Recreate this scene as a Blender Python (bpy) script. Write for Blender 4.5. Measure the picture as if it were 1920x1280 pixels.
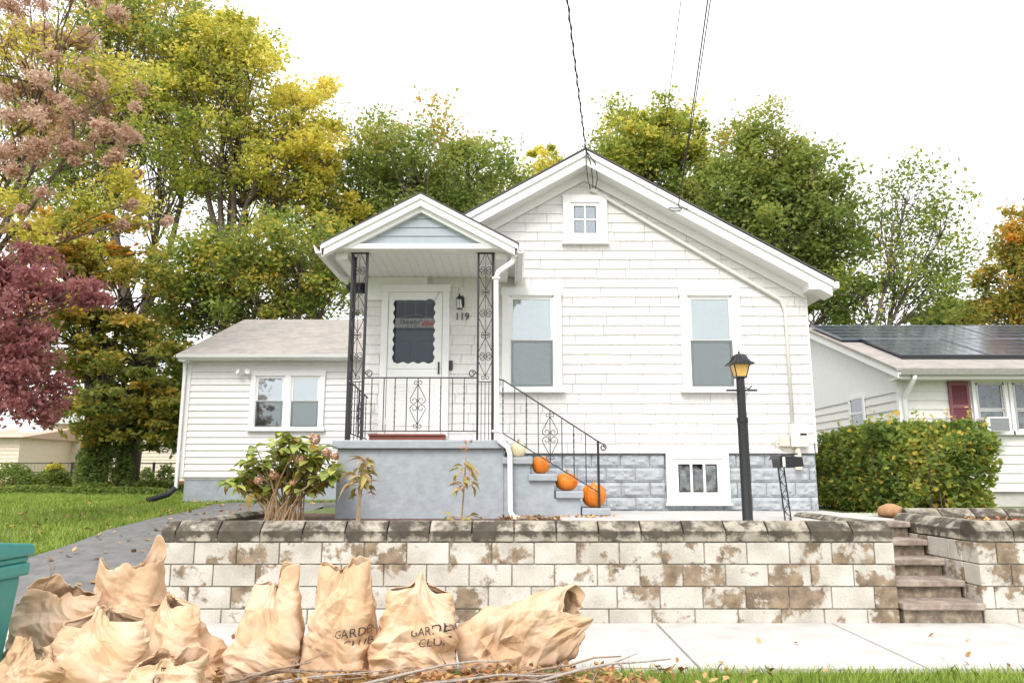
import bpy, math, random
import numpy as np
from mathutils import Vector, Matrix, noise as mnoise
for o in list(bpy.data.objects): bpy.data.objects.remove(o)
scene = bpy.context.scene
R = math.radians
TH = R(10.05); FPX = 1400.0; EYE = 1.36
# ---------------- camera
cd = bpy.data.cameras.new('camera'); cam = bpy.data.objects.new('camera', cd)
scene.collection.objects.link(cam)
cam.location = (0, 0, EYE); cam.rotation_euler = (math.pi/2 + TH, 0, 0)
cd.sensor_width = 36; cd.lens = 36*FPX/1920; cd.clip_end = 2000; cd.clip_start = 0.05
scene.camera = cam
# ---------------- world: bright overcast
SUN_EL, SUN_AZ = R(48), R(200)      # sun behind the camera, a little to the left
w = bpy.data.worlds.new('World'); scene.world = w; w.use_nodes = True
nt = w.node_tree; nt.nodes.clear()
sky = nt.nodes.new('ShaderNodeTexSky'); sky.sky_type = 'NISHITA'; sky.sun_disc = False
sky.sun_elevation = SUN_EL; sky.sun_rotation = SUN_AZ
sky.air_density = 1.0; sky.dust_density = 3.0; sky.ozone_density = 1.0
hs = nt.nodes.new('ShaderNodeHueSaturation'); hs.inputs['Saturation'].default_value = 0.12
mixw = nt.nodes.new('ShaderNodeMix'); mixw.data_type = 'RGBA'; mixw.inputs['Factor'].default_value = 0.72
tcw = nt.nodes.new('ShaderNodeTexCoord'); nzw = nt.nodes.new('ShaderNodeTexNoise')
nzw.inputs['Scale'].default_value = 2.2; nzw.inputs['Detail'].default_value = 4
crw = nt.nodes.new('ShaderNodeValToRGB')
crw.color_ramp.elements[0].position = .3; crw.color_ramp.elements[0].color = (9.6, 9.8, 10.2, 1)
crw.color_ramp.elements[1].position = .7; crw.color_ramp.elements[1].color = (11.0, 11.0, 11.0, 1)
bg = nt.nodes.new('ShaderNodeBackground'); bg.inputs['Strength'].default_value = 0.11
ow = nt.nodes.new('ShaderNodeOutputWorld')
L = nt.links.new
L(sky.outputs[0], hs.inputs['Color']); L(tcw.outputs['Generated'], nzw.inputs['Vector'])
L(nzw.outputs['Fac'], crw.inputs['Fac']); L(hs.outputs[0], mixw.inputs['A']); L(crw.outputs[0], mixw.inputs['B'])
L(mixw.outputs['Result'], bg.inputs['Color']); L(bg.outputs[0], ow.inputs[0])
sd = bpy.data.lights.new('sun', 'SUN'); so = bpy.data.objects.new('sun', sd); scene.collection.objects.link(so)
sd.energy = 1.5; sd.angle = R(25); sd.color = (1, .96, .9)
sdir = Vector((math.sin(SUN_AZ)*math.cos(SUN_EL), math.cos(SUN_AZ)*math.cos(SUN_EL), math.sin(SUN_EL)))
so.rotation_euler = sdir.to_track_quat('Z', 'Y').to_euler(); so.location = (-6, -12, 20)
vs = scene.view_settings; vs.view_transform = 'Standard'; vs.look = 'None'; vs.gamma = 1; vs.use_curve_mapping = False
vs.exposure = 0.8
# ---------------- helpers
COL = scene.collection
def px(u, v, Y):
    """world point where the sight line of photo position (u, v) meets depth Y"""
    a = (v-640)/FPX; x = (u-960)/FPX
    t = Y/(math.cos(TH) + a*math.sin(TH))
    return (x*t, Y, EYE + (math.sin(TH) - a*math.cos(TH))*t)
def pX(u, v, Y): return px(u, v, Y)[0]
def pZ(v, Y): return px(960, v, Y)[2]
def tag(o, label=None, cat=None, group=None, kind=None):
    if label: o['label'] = label
    if cat: o['category'] = cat
    if group: o['group'] = group
    if kind: o['kind'] = kind
    return o
def empty(name, loc, label=None, cat=None, group=None):
    o = bpy.data.objects.new(name, None); COL.objects.link(o); o.location = loc; o.empty_display_size = .1
    return tag(o, label, cat, group)
def rootloc(o):
    v = Vector((0, 0, 0))
    while o is not None: v = v + Vector(o.location); o = o.parent
    return v
class MB:
    def __init__(s): s.v = []; s.f = []
    def add(s, vs_, fs):
        n = len(s.v); s.v += [tuple(p) for p in vs_]; s.f += [tuple(i+n for i in f) for f in fs]; return s
    def box(s, x0, x1, y0, y1, z0, z1):
        if x0 > x1: x0, x1 = x1, x0
        if y0 > y1: y0, y1 = y1, y0
        if z0 > z1: z0, z1 = z1, z0
        return s.add([(x0,y0,z0),(x1,y0,z0),(x1,y1,z0),(x0,y1,z0),(x0,y0,z1),(x1,y0,z1),(x1,y1,z1),(x0,y1,z1)],
            [(3,2,1,0),(4,5,6,7),(0,1,5,4),(1,2,6,5),(2,3,7,6),(3,0,4,7)])
    def prism(s, poly, axis, a, b, dy=None):
        """extrude a 2-D polygon; axis 'y': poly is (x,z); 'x': (y,z); 'z': (x,y)"""
        n = len(poly)
        ar = sum(poly[i][0]*poly[(i+1)%n][1]-poly[(i+1)%n][0]*poly[i][1] for i in range(n))
        if (ar < 0): poly = poly[::-1]
        def m(p, t): return {'y': (p[0], t, p[1]), 'x': (t, p[0], p[1]), 'z': (p[0], p[1], t)}[axis]
        vs_ = [m(p, a) for p in poly] + [m(p, b) for p in poly]
        fs = [tuple(range(n)), tuple(range(2*n-1, n-1, -1))] + [((i+1)%n, i, i+n, (i+1)%n+n) for i in range(n)]
        if (axis == 'y') == (b < a): fs = [f[::-1] for f in fs]
        return s.add(vs_, fs)
    def tube(s, pts, r, n=8, caps=True, up=None):
        pts = [Vector(p) for p in pts]; m = len(pts)
        rs = r if isinstance(r, (list, tuple)) else [r]*m
        vs_ = []; pn = None
        for i, p in enumerate(pts):
            t = (pts[min(i+1, m-1)] - pts[max(i-1, 0)])
            t = t.normalized() if t.length > 1e-9 else Vector((0, 0, 1))
            if pn is None:
                ref = Vector(up) if up else (Vector((0, 1, 0)) if abs(t.y) < .9 else Vector((1, 0, 0)))
                pn = (ref - t*ref.dot(t)).normalized()
            else:
                q = pn - t*pn.dot(t); pn = q.normalized() if q.length > 1e-6 else pn
            b = t.cross(pn)
            for k in range(n):
                a = 2*math.pi*(k+.5)/n
                vs_.append(p + (pn*math.cos(a) + b*math.sin(a))*rs[i])
        fs = []
        for i in range(m-1):
            for k in range(n):
                k2 = (k+1) % n
                fs.append((i*n+k, i*n+k2, (i+1)*n+k2, (i+1)*n+k))
        if caps: fs += [tuple(range(n-1, -1, -1)), tuple(range((m-1)*n, m*n))]
        return s.add(vs_, fs)
    def lathe(s, prof, c, n=24, sx=1, sy=1, lobes=0, lob=0):
        vs_ = []; fs = []; m = len(prof)
        for (r, z) in prof:
            for k in range(n):
                a = 2*math.pi*k/n
                rr = r*(1 + lob*(abs(math.cos(a*lobes/2)) - .6)) if lobes else r
                vs_.append((c[0]+rr*math.cos(a)*sx, c[1]+rr*math.sin(a)*sy, c[2]+z))
        for i in range(m-1):
            for k in range(n):
                k2 = (k+1) % n
                fs.append((i*n+k, i*n+k2, (i+1)*n+k2, (i+1)*n+k))
        fs += [tuple(range(n-1, -1, -1)), tuple(range((m-1)*n, m*n))]
        return s.add(vs_, fs)
    def build(s, name, mat, parent=None, smooth=False, bevel=0, kind=None, angle=None):
        off = rootloc(parent) if parent else Vector((0, 0, 0))
        me = bpy.data.meshes.new(name)
        me.from_pydata([(p[0]-off.x, p[1]-off.y, p[2]-off.z) for p in s.v], [], s.f); me.update()
        o = bpy.data.objects.new(name, me); COL.objects.link(o); o.parent = parent
        if mat: me.materials.append(mat)
        if smooth:
            me.polygons.foreach_set('use_smooth', [True]*len(me.polygons))
            if angle: me.set_sharp_from_angle(angle=R(angle))
        if bevel:
            b = o.modifiers.new('bevel', 'BEVEL'); b.width = bevel; b.segments = 2; b.limit_method = 'ANGLE'; b.angle_limit = R(40)
        if kind: o['kind'] = kind
        return o
def np_mesh(name, verts, quads, mat, parent=None, attr=None, kind=None, tri=False):
    """fast mesh from numpy arrays: verts (N,3), quads (M,4)"""
    off = np.array(rootloc(parent)) if parent else np.zeros(3)
    verts = (np.asarray(verts, float) - off).astype(np.float32)
    k = quads.shape[1]
    me = bpy.data.meshes.new(name)
    me.vertices.add(len(verts)); me.vertices.foreach_set('co', verts.ravel())
    me.loops.add(quads.size); me.loops.foreach_set('vertex_index', quads.astype(np.int32).ravel())
    me.polygons.add(len(quads)); me.polygons.foreach_set('loop_start', (np.arange(len(quads))*k).astype(np.int32))
    try: me.polygons.foreach_set('loop_total', np.full(len(quads), k, np.int32))
    except Exception: pass
    if attr is not None:
        at = me.attributes.new('rnd', 'FLOAT', 'POINT'); at.data.foreach_set('value', np.asarray(attr, np.float32))
    me.update(calc_edges=True); me.validate()
    o = bpy.data.objects.new(name, me); COL.objects.link(o); o.parent = parent
    me.materials.append(mat)
    if kind: o['kind'] = kind
    return o
def share(o, name, mesh, loc, parent, rot=None, scale=None):
    c = bpy.data.objects.new(name, mesh); COL.objects.link(c); c.parent = parent
    c.location = Vector(loc) - rootloc(parent)
    if rot: c.rotation_euler = rot
    if scale: c.scale = scale
    return c
# ---------------- materials
def pm(name, col, rough=.7, var=.12, scale=6, bump=0, bscale=40, metal=0, col2=None, c2pos=(.45, .62), rnd=.0, spec=.5,
       stretch=None, alpha=None, attr=None, trans=0, detail=5):
    m = bpy.data.materials.new(name); m.use_nodes = True; n = m.node_tree; N = n.nodes; lk = n.links.new
    b = N['Principled BSDF']; b.inputs['Roughness'].default_value = rough; b.inputs['Metallic'].default_value = metal
    b.inputs['Specular IOR Level'].default_value = spec
    geo = N.new('ShaderNodeNewGeometry'); vec = geo.outputs['Position']
    if stretch:
        mp = N.new('ShaderNodeMapping'); mp.inputs['Scale'].default_value = stretch; lk(vec, mp.inputs['Vector']); vec = mp.outputs[0]
    nz = N.new('ShaderNodeTexNoise'); nz.inputs['Scale'].default_value = scale; nz.inputs['Detail'].default_value = detail; lk(vec, nz.inputs['Vector'])
    def rgb(c): return (c[0], c[1], c[2], 1)
    if attr:      # colour from a per-vertex value through a ramp
        at = N.new('ShaderNodeAttribute'); at.attribute_name = 'rnd'
        cr = N.new('ShaderNodeValToRGB'); els = cr.color_ramp.elements
        while len(els) < len(attr): els.new(.5)
        for e, (p, c) in zip(els, attr): e.position = p; e.color = rgb(c)
        lk(at.outputs['Fac'], cr.inputs['Fac']); colo = cr.outputs[0]
    elif col2:
        cr = N.new('ShaderNodeValToRGB'); els = cr.color_ramp.elements
        els[0].position, els[1].position = c2pos; els[0].color = rgb(col); els[1].color = rgb(col2)
        lk(nz.outputs['Fac'], cr.inputs['Fac']); colo = cr.outputs[0]
    else:
        rg = N.new('ShaderNodeRGB'); rg.outputs[0].default_value = rgb(col); colo = rg.outputs[0]
    hv = N.new('ShaderNodeHueSaturation'); lk(colo, hv.inputs['Color'])
    mr = N.new('ShaderNodeMapRange'); mr.inputs['From Min'].default_value = .3; mr.inputs['From Max'].default_value = .7
    mr.inputs['To Min'].default_value = 1-var; mr.inputs['To Max'].default_value = 1+var
    nz2 = N.new('ShaderNodeTexNoise'); nz2.inputs['Scale'].default_value = scale*2.3; nz2.inputs['Detail'].default_value = 6; lk(vec, nz2.inputs['Vector'])
    lk(nz2.outputs['Fac'], mr.inputs['Value'])
    if rnd:
        oi = N.new('ShaderNodeObjectInfo'); ma = N.new('ShaderNodeMath'); ma.operation = 'MULTIPLY_ADD'
        ma.inputs[1].default_value = 2*rnd; ma.inputs[2].default_value = -rnd; lk(oi.outputs['Random'], ma.inputs[0])
        ad = N.new('ShaderNodeMath'); lk(mr.outputs[0], ad.inputs[0]); lk(ma.outputs[0], ad.inputs[1]); lk(ad.outputs[0], hv.inputs['Value'])
    else: lk(mr.outputs[0], hv.inputs['Value'])
    lk(hv.outputs[0], b.inputs['Base Color'])
    if bump:
        nb = N.new('ShaderNodeTexNoise'); nb.inputs['Scale'].default_value = bscale; nb.inputs['Detail'].default_value = 6; lk(vec, nb.inputs['Vector'])
        bp = N.new('ShaderNodeBump'); bp.inputs['Strength'].default_value = bump; bp.inputs['Distance'].default_value = .02
        lk(nb.outputs['Fac'], bp.inputs['Height']); lk(bp.outputs[0], b.inputs['Normal'])
    if trans:
        out = N['Material Output']; tr = N.new('ShaderNodeBsdfTranslucent'); lk(hv.outputs[0], tr.inputs['Color'])
        mx = N.new('ShaderNodeMixShader'); mx.inputs[0].default_value = trans
        lk(b.outputs[0], mx.inputs[1]); lk(tr.outputs[0], mx.inputs[2]); lk(mx.outputs[0], out.inputs['Surface'])
    return m
M = {}
M['shingle'] = pm('white_shingle', (.69, .672, .655), .6, .07, 5, .25, 60, rnd=.035, stretch=(3, 1, 1))
M['white'] = pm('white_paint', (.78, .775, .77), .45, .03, 5)
M['siding'] = pm('white_siding', (.73, .72, .705), .5, .04, 4, rnd=.015)
M['blue'] = pm('grey_blue_paint', (.335, .365, .395), .55, .10, 4, .4, 12)
M['bluegable'] = pm('pale_blue_boards', (.33, .375, .41), .6, .05, 6, .1, 40)
M['bluerock'] = pm('grey_blue_block', (.37, .395, .42), .6, .08, 7, .35, 25, rnd=.03)
M['roofdark'] = pm('dark_shingle_roof', (.09, .085, .085), .9, .2, 30, .4, 60)
M['roofgrey'] = pm('weathered_roof', (.36, .32, .29), .9, .12, 2.5, .5, 30, col2=(.30, .28, .26))
M['iron'] = pm('black_iron', (.018, .016, .022), .45, .2, 20, .1, 60)
M['navy'] = pm('navy_door', (.012, .017, .032), .4, .06, 8)
M['black'] = pm('black_plastic', (.012, .012, .014), .4, .1, 10)
M['brown'] = pm('brown_red_wood', (.24, .075, .05), .6, .2, 12, .3, 50, stretch=(1, 5, 5))
M['concrete'] = pm('pale_concrete', (.52, .50, .475), .85, .12, 1.6, .15, 80)
M['stepstone'] = pm('brownstone_tread', (.25, .195, .16), .85, .2, 7, .3, 40, col2=(.36, .30, .25))
M['stepriser'] = pm('mossy_riser', (.17, .13, .10), .9, .35, 9, .5, 22, col2=(.28, .24, .17))
M['asphalt'] = pm('driveway_asphalt', (.17, .168, .165), .85, .22, 3, .4, 120)
M['mulch'] = pm('mulch', (.10, .055, .04), .95, .4, 25, 1, 60, col2=(.2, .12, .09))
M['soil'] = pm('lawn_soil', (.10, .13, .035), .95, .3, 8, .5, 50, col2=(.16, .2, .06))
M['bark'] = pm('bark', (.13, .10, .075), .9, .3, 8, .6, 30, stretch=(1, 1, .25))
M['darkbark'] = pm('ivy_dark_bark', (.05, .04, .03), .9, .3, 8, .6, 30)
M['galv'] = pm('painted_metal_pipe', (.70, .68, .64), .5, .05, 6)
M['meter'] = pm('meter_grey', (.66, .64, .60), .45, .05, 10)
M['amber'] = pm('amber_glass', (.78, .48, .16), .35, .1, 14)
M['rock'] = pm('tan_rock', (.42, .24, .12), .85, .2, 8, .5, 20)
M['maroon'] = pm('maroon_shutter', (.22, .075, .09), .5, .06, 8)
M['cream'] = pm('cream_siding', (.72, .62, .50), .6, .05, 4)
M['palebl'] = pm('pale_blue_siding', (.66, .74, .80), .6, .05, 4)
M['greenroof'] = pm('green_grey_roof', (.36, .40, .34), .9, .1, 6)
M['tealbin'] = pm('teal_bin_plastic', (.045, .27, .25), .38, .08, 5, .05, 90)
M['blind'] = pm('blind_white', (.80, .84, .82), .5, .03, 4)
M['alu'] = pm('aluminium_frame', (.45, .44, .43), .4, .1, 8, metal=.6)
M['dark'] = pm('dark_interior', (.015, .015, .016), .8, .1, 4)
M['door'] = pm('white_door', (.80, .795, .785), .4, .02, 5)
def glass_mat(name, tint, refl=.25, trans=.7, dirt=0):
    m = bpy.data.materials.new(name); m.use_nodes = True; N = m.node_tree.nodes; lk = m.node_tree.links.new
    N.remove(N['Principled BSDF']); out = N['Material Output']
    g = N.new('ShaderNodeBsdfGlossy'); g.inputs['Roughness'].default_value = .03; g.inputs['Color'].default_value = (.9, .95, 1, 1)
    t = N.new('ShaderNodeBsdfTransparent'); t.inputs['Color'].default_value = (*tint, 1)
    fr = N.new('ShaderNodeFresnel'); fr.inputs['IOR'].default_value = 1.5
    ad = N.new('ShaderNodeMath'); ad.inputs[1].default_value = refl; lk(fr.outputs[0], ad.inputs[0])
    mx = N.new('ShaderNodeMixShader'); lk(ad.outputs[0], mx.inputs[0]); lk(t.outputs[0], mx.inputs[1]); lk(g.outputs[0], mx.inputs[2])
    last = mx
    if dirt:
        d = N.new('ShaderNodeBsdfDiffuse'); d.inputs['Color'].default_value = (.35, .36, .36, 1)
        nz = N.new('ShaderNodeTexNoise'); nz.inputs['Scale'].default_value = 9; nz.inputs['Detail'].default_value = 8
        geo = N.new('ShaderNodeNewGeometry'); lk(geo.outputs['Position'], nz.inputs['Vector'])
        mr = N.new('ShaderNodeMapRange'); mr.inputs['From Min'].default_value = .4; mr.inputs['From Max'].default_value = .75
        mr.inputs['To Max'].default_value = dirt; lk(nz.outputs['Fac'], mr.inputs['Value'])
        m2 = N.new('ShaderNodeMixShader'); lk(mr.outputs[0], m2.inputs[0]); lk(mx.outputs[0], m2.inputs[1]); lk(d.outputs[0], m2.inputs[2]); last = m2
    lk(last.outputs[0], out.inputs['Surface']); return m
M['glass'] = glass_mat('window_glass', (.95, .97, .96), .17)
M['glassdirty'] = glass_mat('dusty_glass', (.7, .75, .75), .05, dirt=.7)
M['screen'] = glass_mat('insect_screen', (.80, .81, .80), .0)
M['panel'] = pm('solar_cell', (.035, .045, .075), .12, .1, 3, spec=.8)
# concrete blocks with weather stains that have their own shapes
def block_mat(name, stain, dark=False, thr=(.52, .58), edge=False):
    m = bpy.data.materials.new(name); m.use_nodes = True; N = m.node_tree.nodes; lk = m.node_tree.links.new
    b = N['Principled BSDF']; b.inputs['Roughness'].default_value = .9
    geo = N.new('ShaderNodeNewGeometry'); oi = N.new('ShaderNodeObjectInfo')
    ofs = N.new('ShaderNodeVectorMath'); ofs.operation = 'MULTIPLY_ADD'
    cmb = N.new('ShaderNodeCombineXYZ')
    for i in range(3): lk(oi.outputs['Random'], cmb.inputs[i])
    ofs.inputs[1].default_value = (13, 7, 19); lk(cmb.outputs[0], ofs.inputs[0]); lk(geo.outputs['Position'], ofs.inputs[2])
    base = N.new('ShaderNodeTexNoise'); base.inputs['Scale'].default_value = 3.5; base.inputs['Detail'].default_value = 8; lk(ofs.outputs[0], base.inputs['Vector'])
    cr = N.new('ShaderNodeValToRGB'); e = cr.color_ramp.elements
    e[0].position = .3; e[0].color = (.40, .365, .31, 1) if not edge else (.24, .205, .155, 1); e[1].position = .7; e[1].color = (.60, .57, .515, 1) if not edge else (.46, .42, .35, 1)
    lk(base.outputs['Fac'], cr.inputs['Fac'])
    st = N.new('ShaderNodeTexNoise'); st.inputs['Scale'].default_value = 4.5 if edge else 2.6; st.inputs['Detail'].default_value = 7; st.inputs['Roughness'].default_value = .68
    half = N.new('ShaderNodeVectorMath'); half.operation = 'MULTIPLY_ADD'; half.inputs[1].default_value = (.35, .2, .3); lk(cmb.outputs[0], half.inputs[0]); lk(geo.outputs['Position'], half.inputs[2]); lk(half.outputs[0], st.inputs['Vector'])
    # each block has its own amount of stain
    ma = N.new('ShaderNodeMath'); ma.operation = 'MULTIPLY_ADD'; ma.inputs[1].default_value = .07 if edge else .09; ma.inputs[2].default_value = .09 if edge else -.06
    lk(oi.outputs['Random'], ma.inputs[0])
    ad = N.new('ShaderNodeMath'); lk(st.outputs['Fac'], ad.inputs[0]); lk(ma.outputs[0], ad.inputs[1])
    mr = N.new('ShaderNodeMapRange'); mr.inputs['From Min'].default_value = thr[0]; mr.inputs['From Max'].default_value = thr[1]; mr.inputs['To Max'].default_value = .92
    if edge:     # lichen band: ragged, thickest under the lip of the coping, thin on the washed top
        tc = N.new('ShaderNodeTexCoord'); sx = N.new('ShaderNodeSeparateXYZ'); lk(tc.outputs['Object'], sx.inputs[0])
        band = N.new('ShaderNodeMapRange'); band.inputs['From Min'].default_value = .02; band.inputs['From Max'].default_value = .10; band.inputs['To Min'].default_value = -.14; band.inputs['To Max'].default_value = .07
        lk(sx.outputs['Z'], band.inputs['Value'])
        sn = N.new('ShaderNodeSeparateXYZ'); lk(geo.outputs['Normal'], sn.inputs[0])
        tp = N.new('ShaderNodeMath'); tp.operation = 'MULTIPLY'; tp.inputs[1].default_value = -.20; lk(sn.outputs['Z'], tp.inputs[0])
        a2 = N.new('ShaderNodeMath'); lk(band.outputs[0], a2.inputs[0]); lk(tp.outputs[0], a2.inputs[1])
        a3 = N.new('ShaderNodeMath'); lk(a2.outputs[0], a3.inputs[0]); lk(ad.outputs[0], a3.inputs[1]); lk(a3.outputs[0], mr.inputs['Value'])
    else: lk(ad.outputs[0], mr.inputs['Value'])
    mx = N.new('ShaderNodeMix'); mx.data_type = 'RGBA'; lk(mr.outputs[0], mx.inputs['Factor']); lk(cr.outputs[0], mx.inputs['A'])
    sc = N.new('ShaderNodeValToRGB'); sc.color_ramp.elements[0].position = .35; sc.color_ramp.elements[1].position = .68
    sc.color_ramp.elements[0].color = (stain[0]*.6, stain[1]*.55, stain[2]*.5, 1); sc.color_ramp.elements[1].color = (stain[0]*1.5, stain[1]*1.5, stain[2]*1.5, 1)
    sz = N.new('ShaderNodeTexNoise'); sz.inputs['Scale'].default_value = 9; sz.inputs['Detail'].default_value = 8; lk(ofs.outputs[0], sz.inputs['Vector']); lk(sz.outputs['Fac'], sc.inputs['Fac']); lk(sc.outputs[0], mx.inputs['B'])
    fine = N.new('ShaderNodeTexNoise'); fine.inputs['Scale'].default_value = 70; fine.inputs['Detail'].default_value = 4; lk(geo.outputs['Position'], fine.inputs['Vector'])
    hv = N.new('ShaderNodeHueSaturation'); m2 = N.new('ShaderNodeMapRange'); m2.inputs['To Min'].default_value = .72; m2.inputs['To Max'].default_value = 1.28
    lk(fine.outputs['Fac'], m2.inputs['Value']); lk(m2.outputs[0], hv.inputs['Value']); lk(mx.outputs['Result'], hv.inputs['Color']); lk(hv.outputs[0], b.inputs['Base Color'])
    bp = N.new('ShaderNodeBump'); bp.inputs['Strength'].default_value = .5; bp.inputs['Distance'].default_value = .006
    lk(fine.outputs['Fac'], bp.inputs['Height']); lk(bp.outputs[0], b.inputs['Normal'])
    return m
M['block'] = block_mat('stained_block', (.20, .145, .09), thr=(.515, .565))
M['coping'] = block_mat('blackened_coping', (.05, .04, .028), True, (.44, .58), edge=True)
M['copetop'] = block_mat('coping_top', (.20, .16, .11), False, (.50, .60))
M['mortar'] = pm('mortar', (.42, .39, .34), .95, .3, 10, .3, 60, col2=(.2, .17, .13))
# ================= SETTING: ground, sidewalk, driveway, walkway
YARD = .82; HY = 10.43
def ramp(y):
    return float(np.interp(y, [7.2, 8.6, 10.5, 14, 17], [0, .40, .62, .80, YARD]))
def ground_z(x, y):
    if x < -3.3: return ramp(y)
    if 3.5 <= x <= 4.5: return 0 if y < 8.75 else YARD-.02
    return 0 if y < 7.40 else YARD-.02
xs = sorted(set([-400, -120, -60, -30, -20, -14, -10, -8, -7, -6, -5.4, -4.4, -3.42, -3.3, -2, 0, 2, 3.45, 3.5, 4.5, 4.55, 5, 6, 8, 12, 20, 40, 120, 400]))
ys = sorted(set([-60, -10, 0, 3, 4, 5, 5.6, 6.4, 7.2, 7.39, 7.40, 7.8, 8.2, 8.6, 8.74, 8.75, 9.5, 10.5, 12, 14, 17, 22, 30, 50, 100, 200, 500]))
mb = MB(); idx = {}
for j, y in enumerate(ys):
    for i, x in enumerate(xs): idx[i, j] = len(mb.v); mb.v.append((x, y, ground_z(x, y)-.03))
for j in range(len(ys)-1):
    for i in range(len(xs)-1): mb.f.append((idx[i, j], idx[i+1, j], idx[i+1, j+1], idx[i, j+1]))
tag(mb.build('ground', M['soil']), kind='structure')
# sidewalk: separate slabs with open joints
sw = tag(MB().box(-14, 12, 5.66, 7.24, -.10, -.02).build('sidewalk', M['mortar']), kind='structure')
for i in range(-9, 8):
    x0 = 1.335 + i*1.62
    MB().box(x0+.011, x0+1.609, 5.63, 7.255, -.06, 0.004).build('slab', M['concrete'], sw, bevel=.006)
# driveway
mb = MB(); n = 24
ya = np.linspace(7.25, 15.05, n); rng = random.Random(4)
for k, y in enumerate(ya):
    e = rng.uniform(-.04, .04)
    z = ramp(y)+.012
    mb.v += [(-5.45+e, y, z), (-4.4, y, z+.01), (-3.36, y, z)]
for k in range(n-1):
    a = k*3; mb.f += [(a, a+1, a+4, a+3), (a+1, a+2, a+5, a+4)]
dw = tag(mb.build('driveway', M['asphalt'], smooth=True), kind='structure')
mb = MB().box(-3.36, -2.2, 13.6, 14.96, .70, YARD+.012); mb.build('apron', M['asphalt'], dw)
# concrete walk from the street steps to the porch steps
wk = tag(MB().box(.55, 3.52, 7.75, 10.36, .70, .868).build('walkway', M['concrete'], bevel=.01), kind='structure')
MB().box(3.53, 4.3, 8.62, 10.6, .70, .862).build('path_slab', M['concrete'], wk)
MB().box(4.32, 6.2, 9.55, 10.2, .70, .85).build('path_slab', M['concrete'], wk)
tag(MB().box(-3.05, .53, 7.6, 10.40, .6, .835).build('flower_bed', M['mulch']), kind='structure')
tag(MB().box(4.40, 9.0, 7.6, 9.5, .6, .835).build('mulch_bed', M['mulch']), kind='structure')
# ================= RETAINING WALL of concrete blocks
def block_mesh(name, l, d, h, mat, chamfer=0):
    m = MB(); b = .007
    if chamfer:      # coping: sloped top on the front
        poly = [(0, 0), (d, 0), (d, h-.035), (d-.05, h), (.11, h), (0, h-.085)]
        m.prism(poly, 'x', 0, l)
    else: m.box(0, l, 0, d, 0, h)
    me = bpy.data.meshes.new(name); me.from_pydata(m.v, [], m.f); me.update(); me.materials.append(mat)
    return me
BL, BH, BD = .4, .2, .26
me_full = {}
def blk(l, h, mat, ch=0, d=BD):
    k = (round(l, 3), round(h, 3), mat.name, ch, d)
    if k not in me_full: me_full[k] = block_mesh('block', l-.010, d, h-.010, mat, ch)
    return me_full[k]
def place_block(parent, me, loc, rotz=0, bev=.006):
    o = bpy.data.objects.new('block', me); COL.objects.link(o); o.parent = parent
    o.location = Vector(loc)-rootloc(parent); o.rotation_euler = (0, 0, rotz)
    b = o.modifiers.new('bevel', 'BEVEL'); b.width = bev; b.segments = 1
    o.location.y += random.Random(hash((round(loc[0], 2), round(loc[2], 2))) % 9999).uniform(-.003, .003)
    return o
ZC = [-.075, .125, .325, .525, .725]     # bottoms of the courses; the coping sits on the last
def run_wall(parent, x0, x1, yf, ofs):
    """courses of blocks along X with the front at yf"""
    core = MB().box(x0+.02, x1-.02, yf+.02, yf+BD-.02, -.1, .80); core.build('mortar_core', M['mortar'], parent)
    for c in range(5):
        z = ZC[c]; mat = M['coping'] if c == 4 else M['block']
        x = x0; first = True
        cuts = [x0]; p = x0 + (ofs[c] % BL if ofs[c] % BL > .08 else BL)
        while p < x1-.1: cuts.append(p); p += BL
        cuts.append(x1)
        for a, b_ in zip(cuts[:-1], cuts[1:]):
            place_block(parent, blk(b_-a, BH-.005 if c == 4 else BH, mat, 1 if c == 4 else 0), (a+.005, yf, z+.005))
WY = 7.26
rw = empty('retaining_wall', (-3.32, WY, 0), 'long stained concrete block retaining wall with blackened coping in front of the white house', 'wall', 'front garden block walls')
rw.rotation_euler = (0, 0, 0)
run_wall(rw, -3.32, 3.60, WY, [.22, .30, .12, .33, .14])
def side_wall(parent, xf, y0, y1, facing, courses=5, start=0):
    """courses along Y; the visible face at x = xf, facing -1 (left) or +1 (right)"""
    rot = -math.pi/2 if facing < 0 else math.pi/2
    cx = (xf+.02, xf+BD-.02) if facing < 0 else (xf-BD+.02, xf-.02)
    MB().box(cx[0], cx[1], y0+.02, y1-.02, -.1 if start == 0 else ZC[start], .80).build('mortar_core', M['mortar'], parent)
    for c in range(start, courses):
        mat = M['coping'] if c == 4 else M['block']
        cuts = [y0]; p = y0 + (.2 if c % 2 else .4)
        while p < y1-.1: cuts.append(p); p += BL
        cuts.append(y1)
        for a, b_ in zip(cuts[:-1], cuts[1:]):
            me = blk(b_-a, BH-.005 if c == 4 else BH, mat, 1 if c == 4 else 0)
            if facing < 0: place_block(parent, me, (xf, b_-.005, ZC[c]+.005), rot)
            else: place_block(parent, me, (xf, a+.005, ZC[c]+.005), rot)
side_wall(rw, -3.32, WY+BD+.003, 9.7, -1)                 # return along the driveway
side_wall(rw, 3.60, WY+BD+.003, 9.1, 1)                   # return beside the steps
rw2 = empty('retaining_wall', (4.38, WY, 0), 'shorter block retaining wall with dark coping to the right of the stone steps', 'wall', 'front garden block walls')
run_wall(rw2, 4.38, 8.8, WY, [.32, .12, .30, .18, .36])
side_wall(rw2, 4.38, WY+BD+.003, 8.9, -1)
rw3 = empty('border_wall', (4.9, 9.2, 0), 'low dark coping border running behind the right block wall beside the hedge', 'wall', 'front garden block walls')
for i in range(10):
    place_block(rw3, blk(.4, .195, M['coping'], 1), (4.75+i*.4, 9.15, .765))
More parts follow.
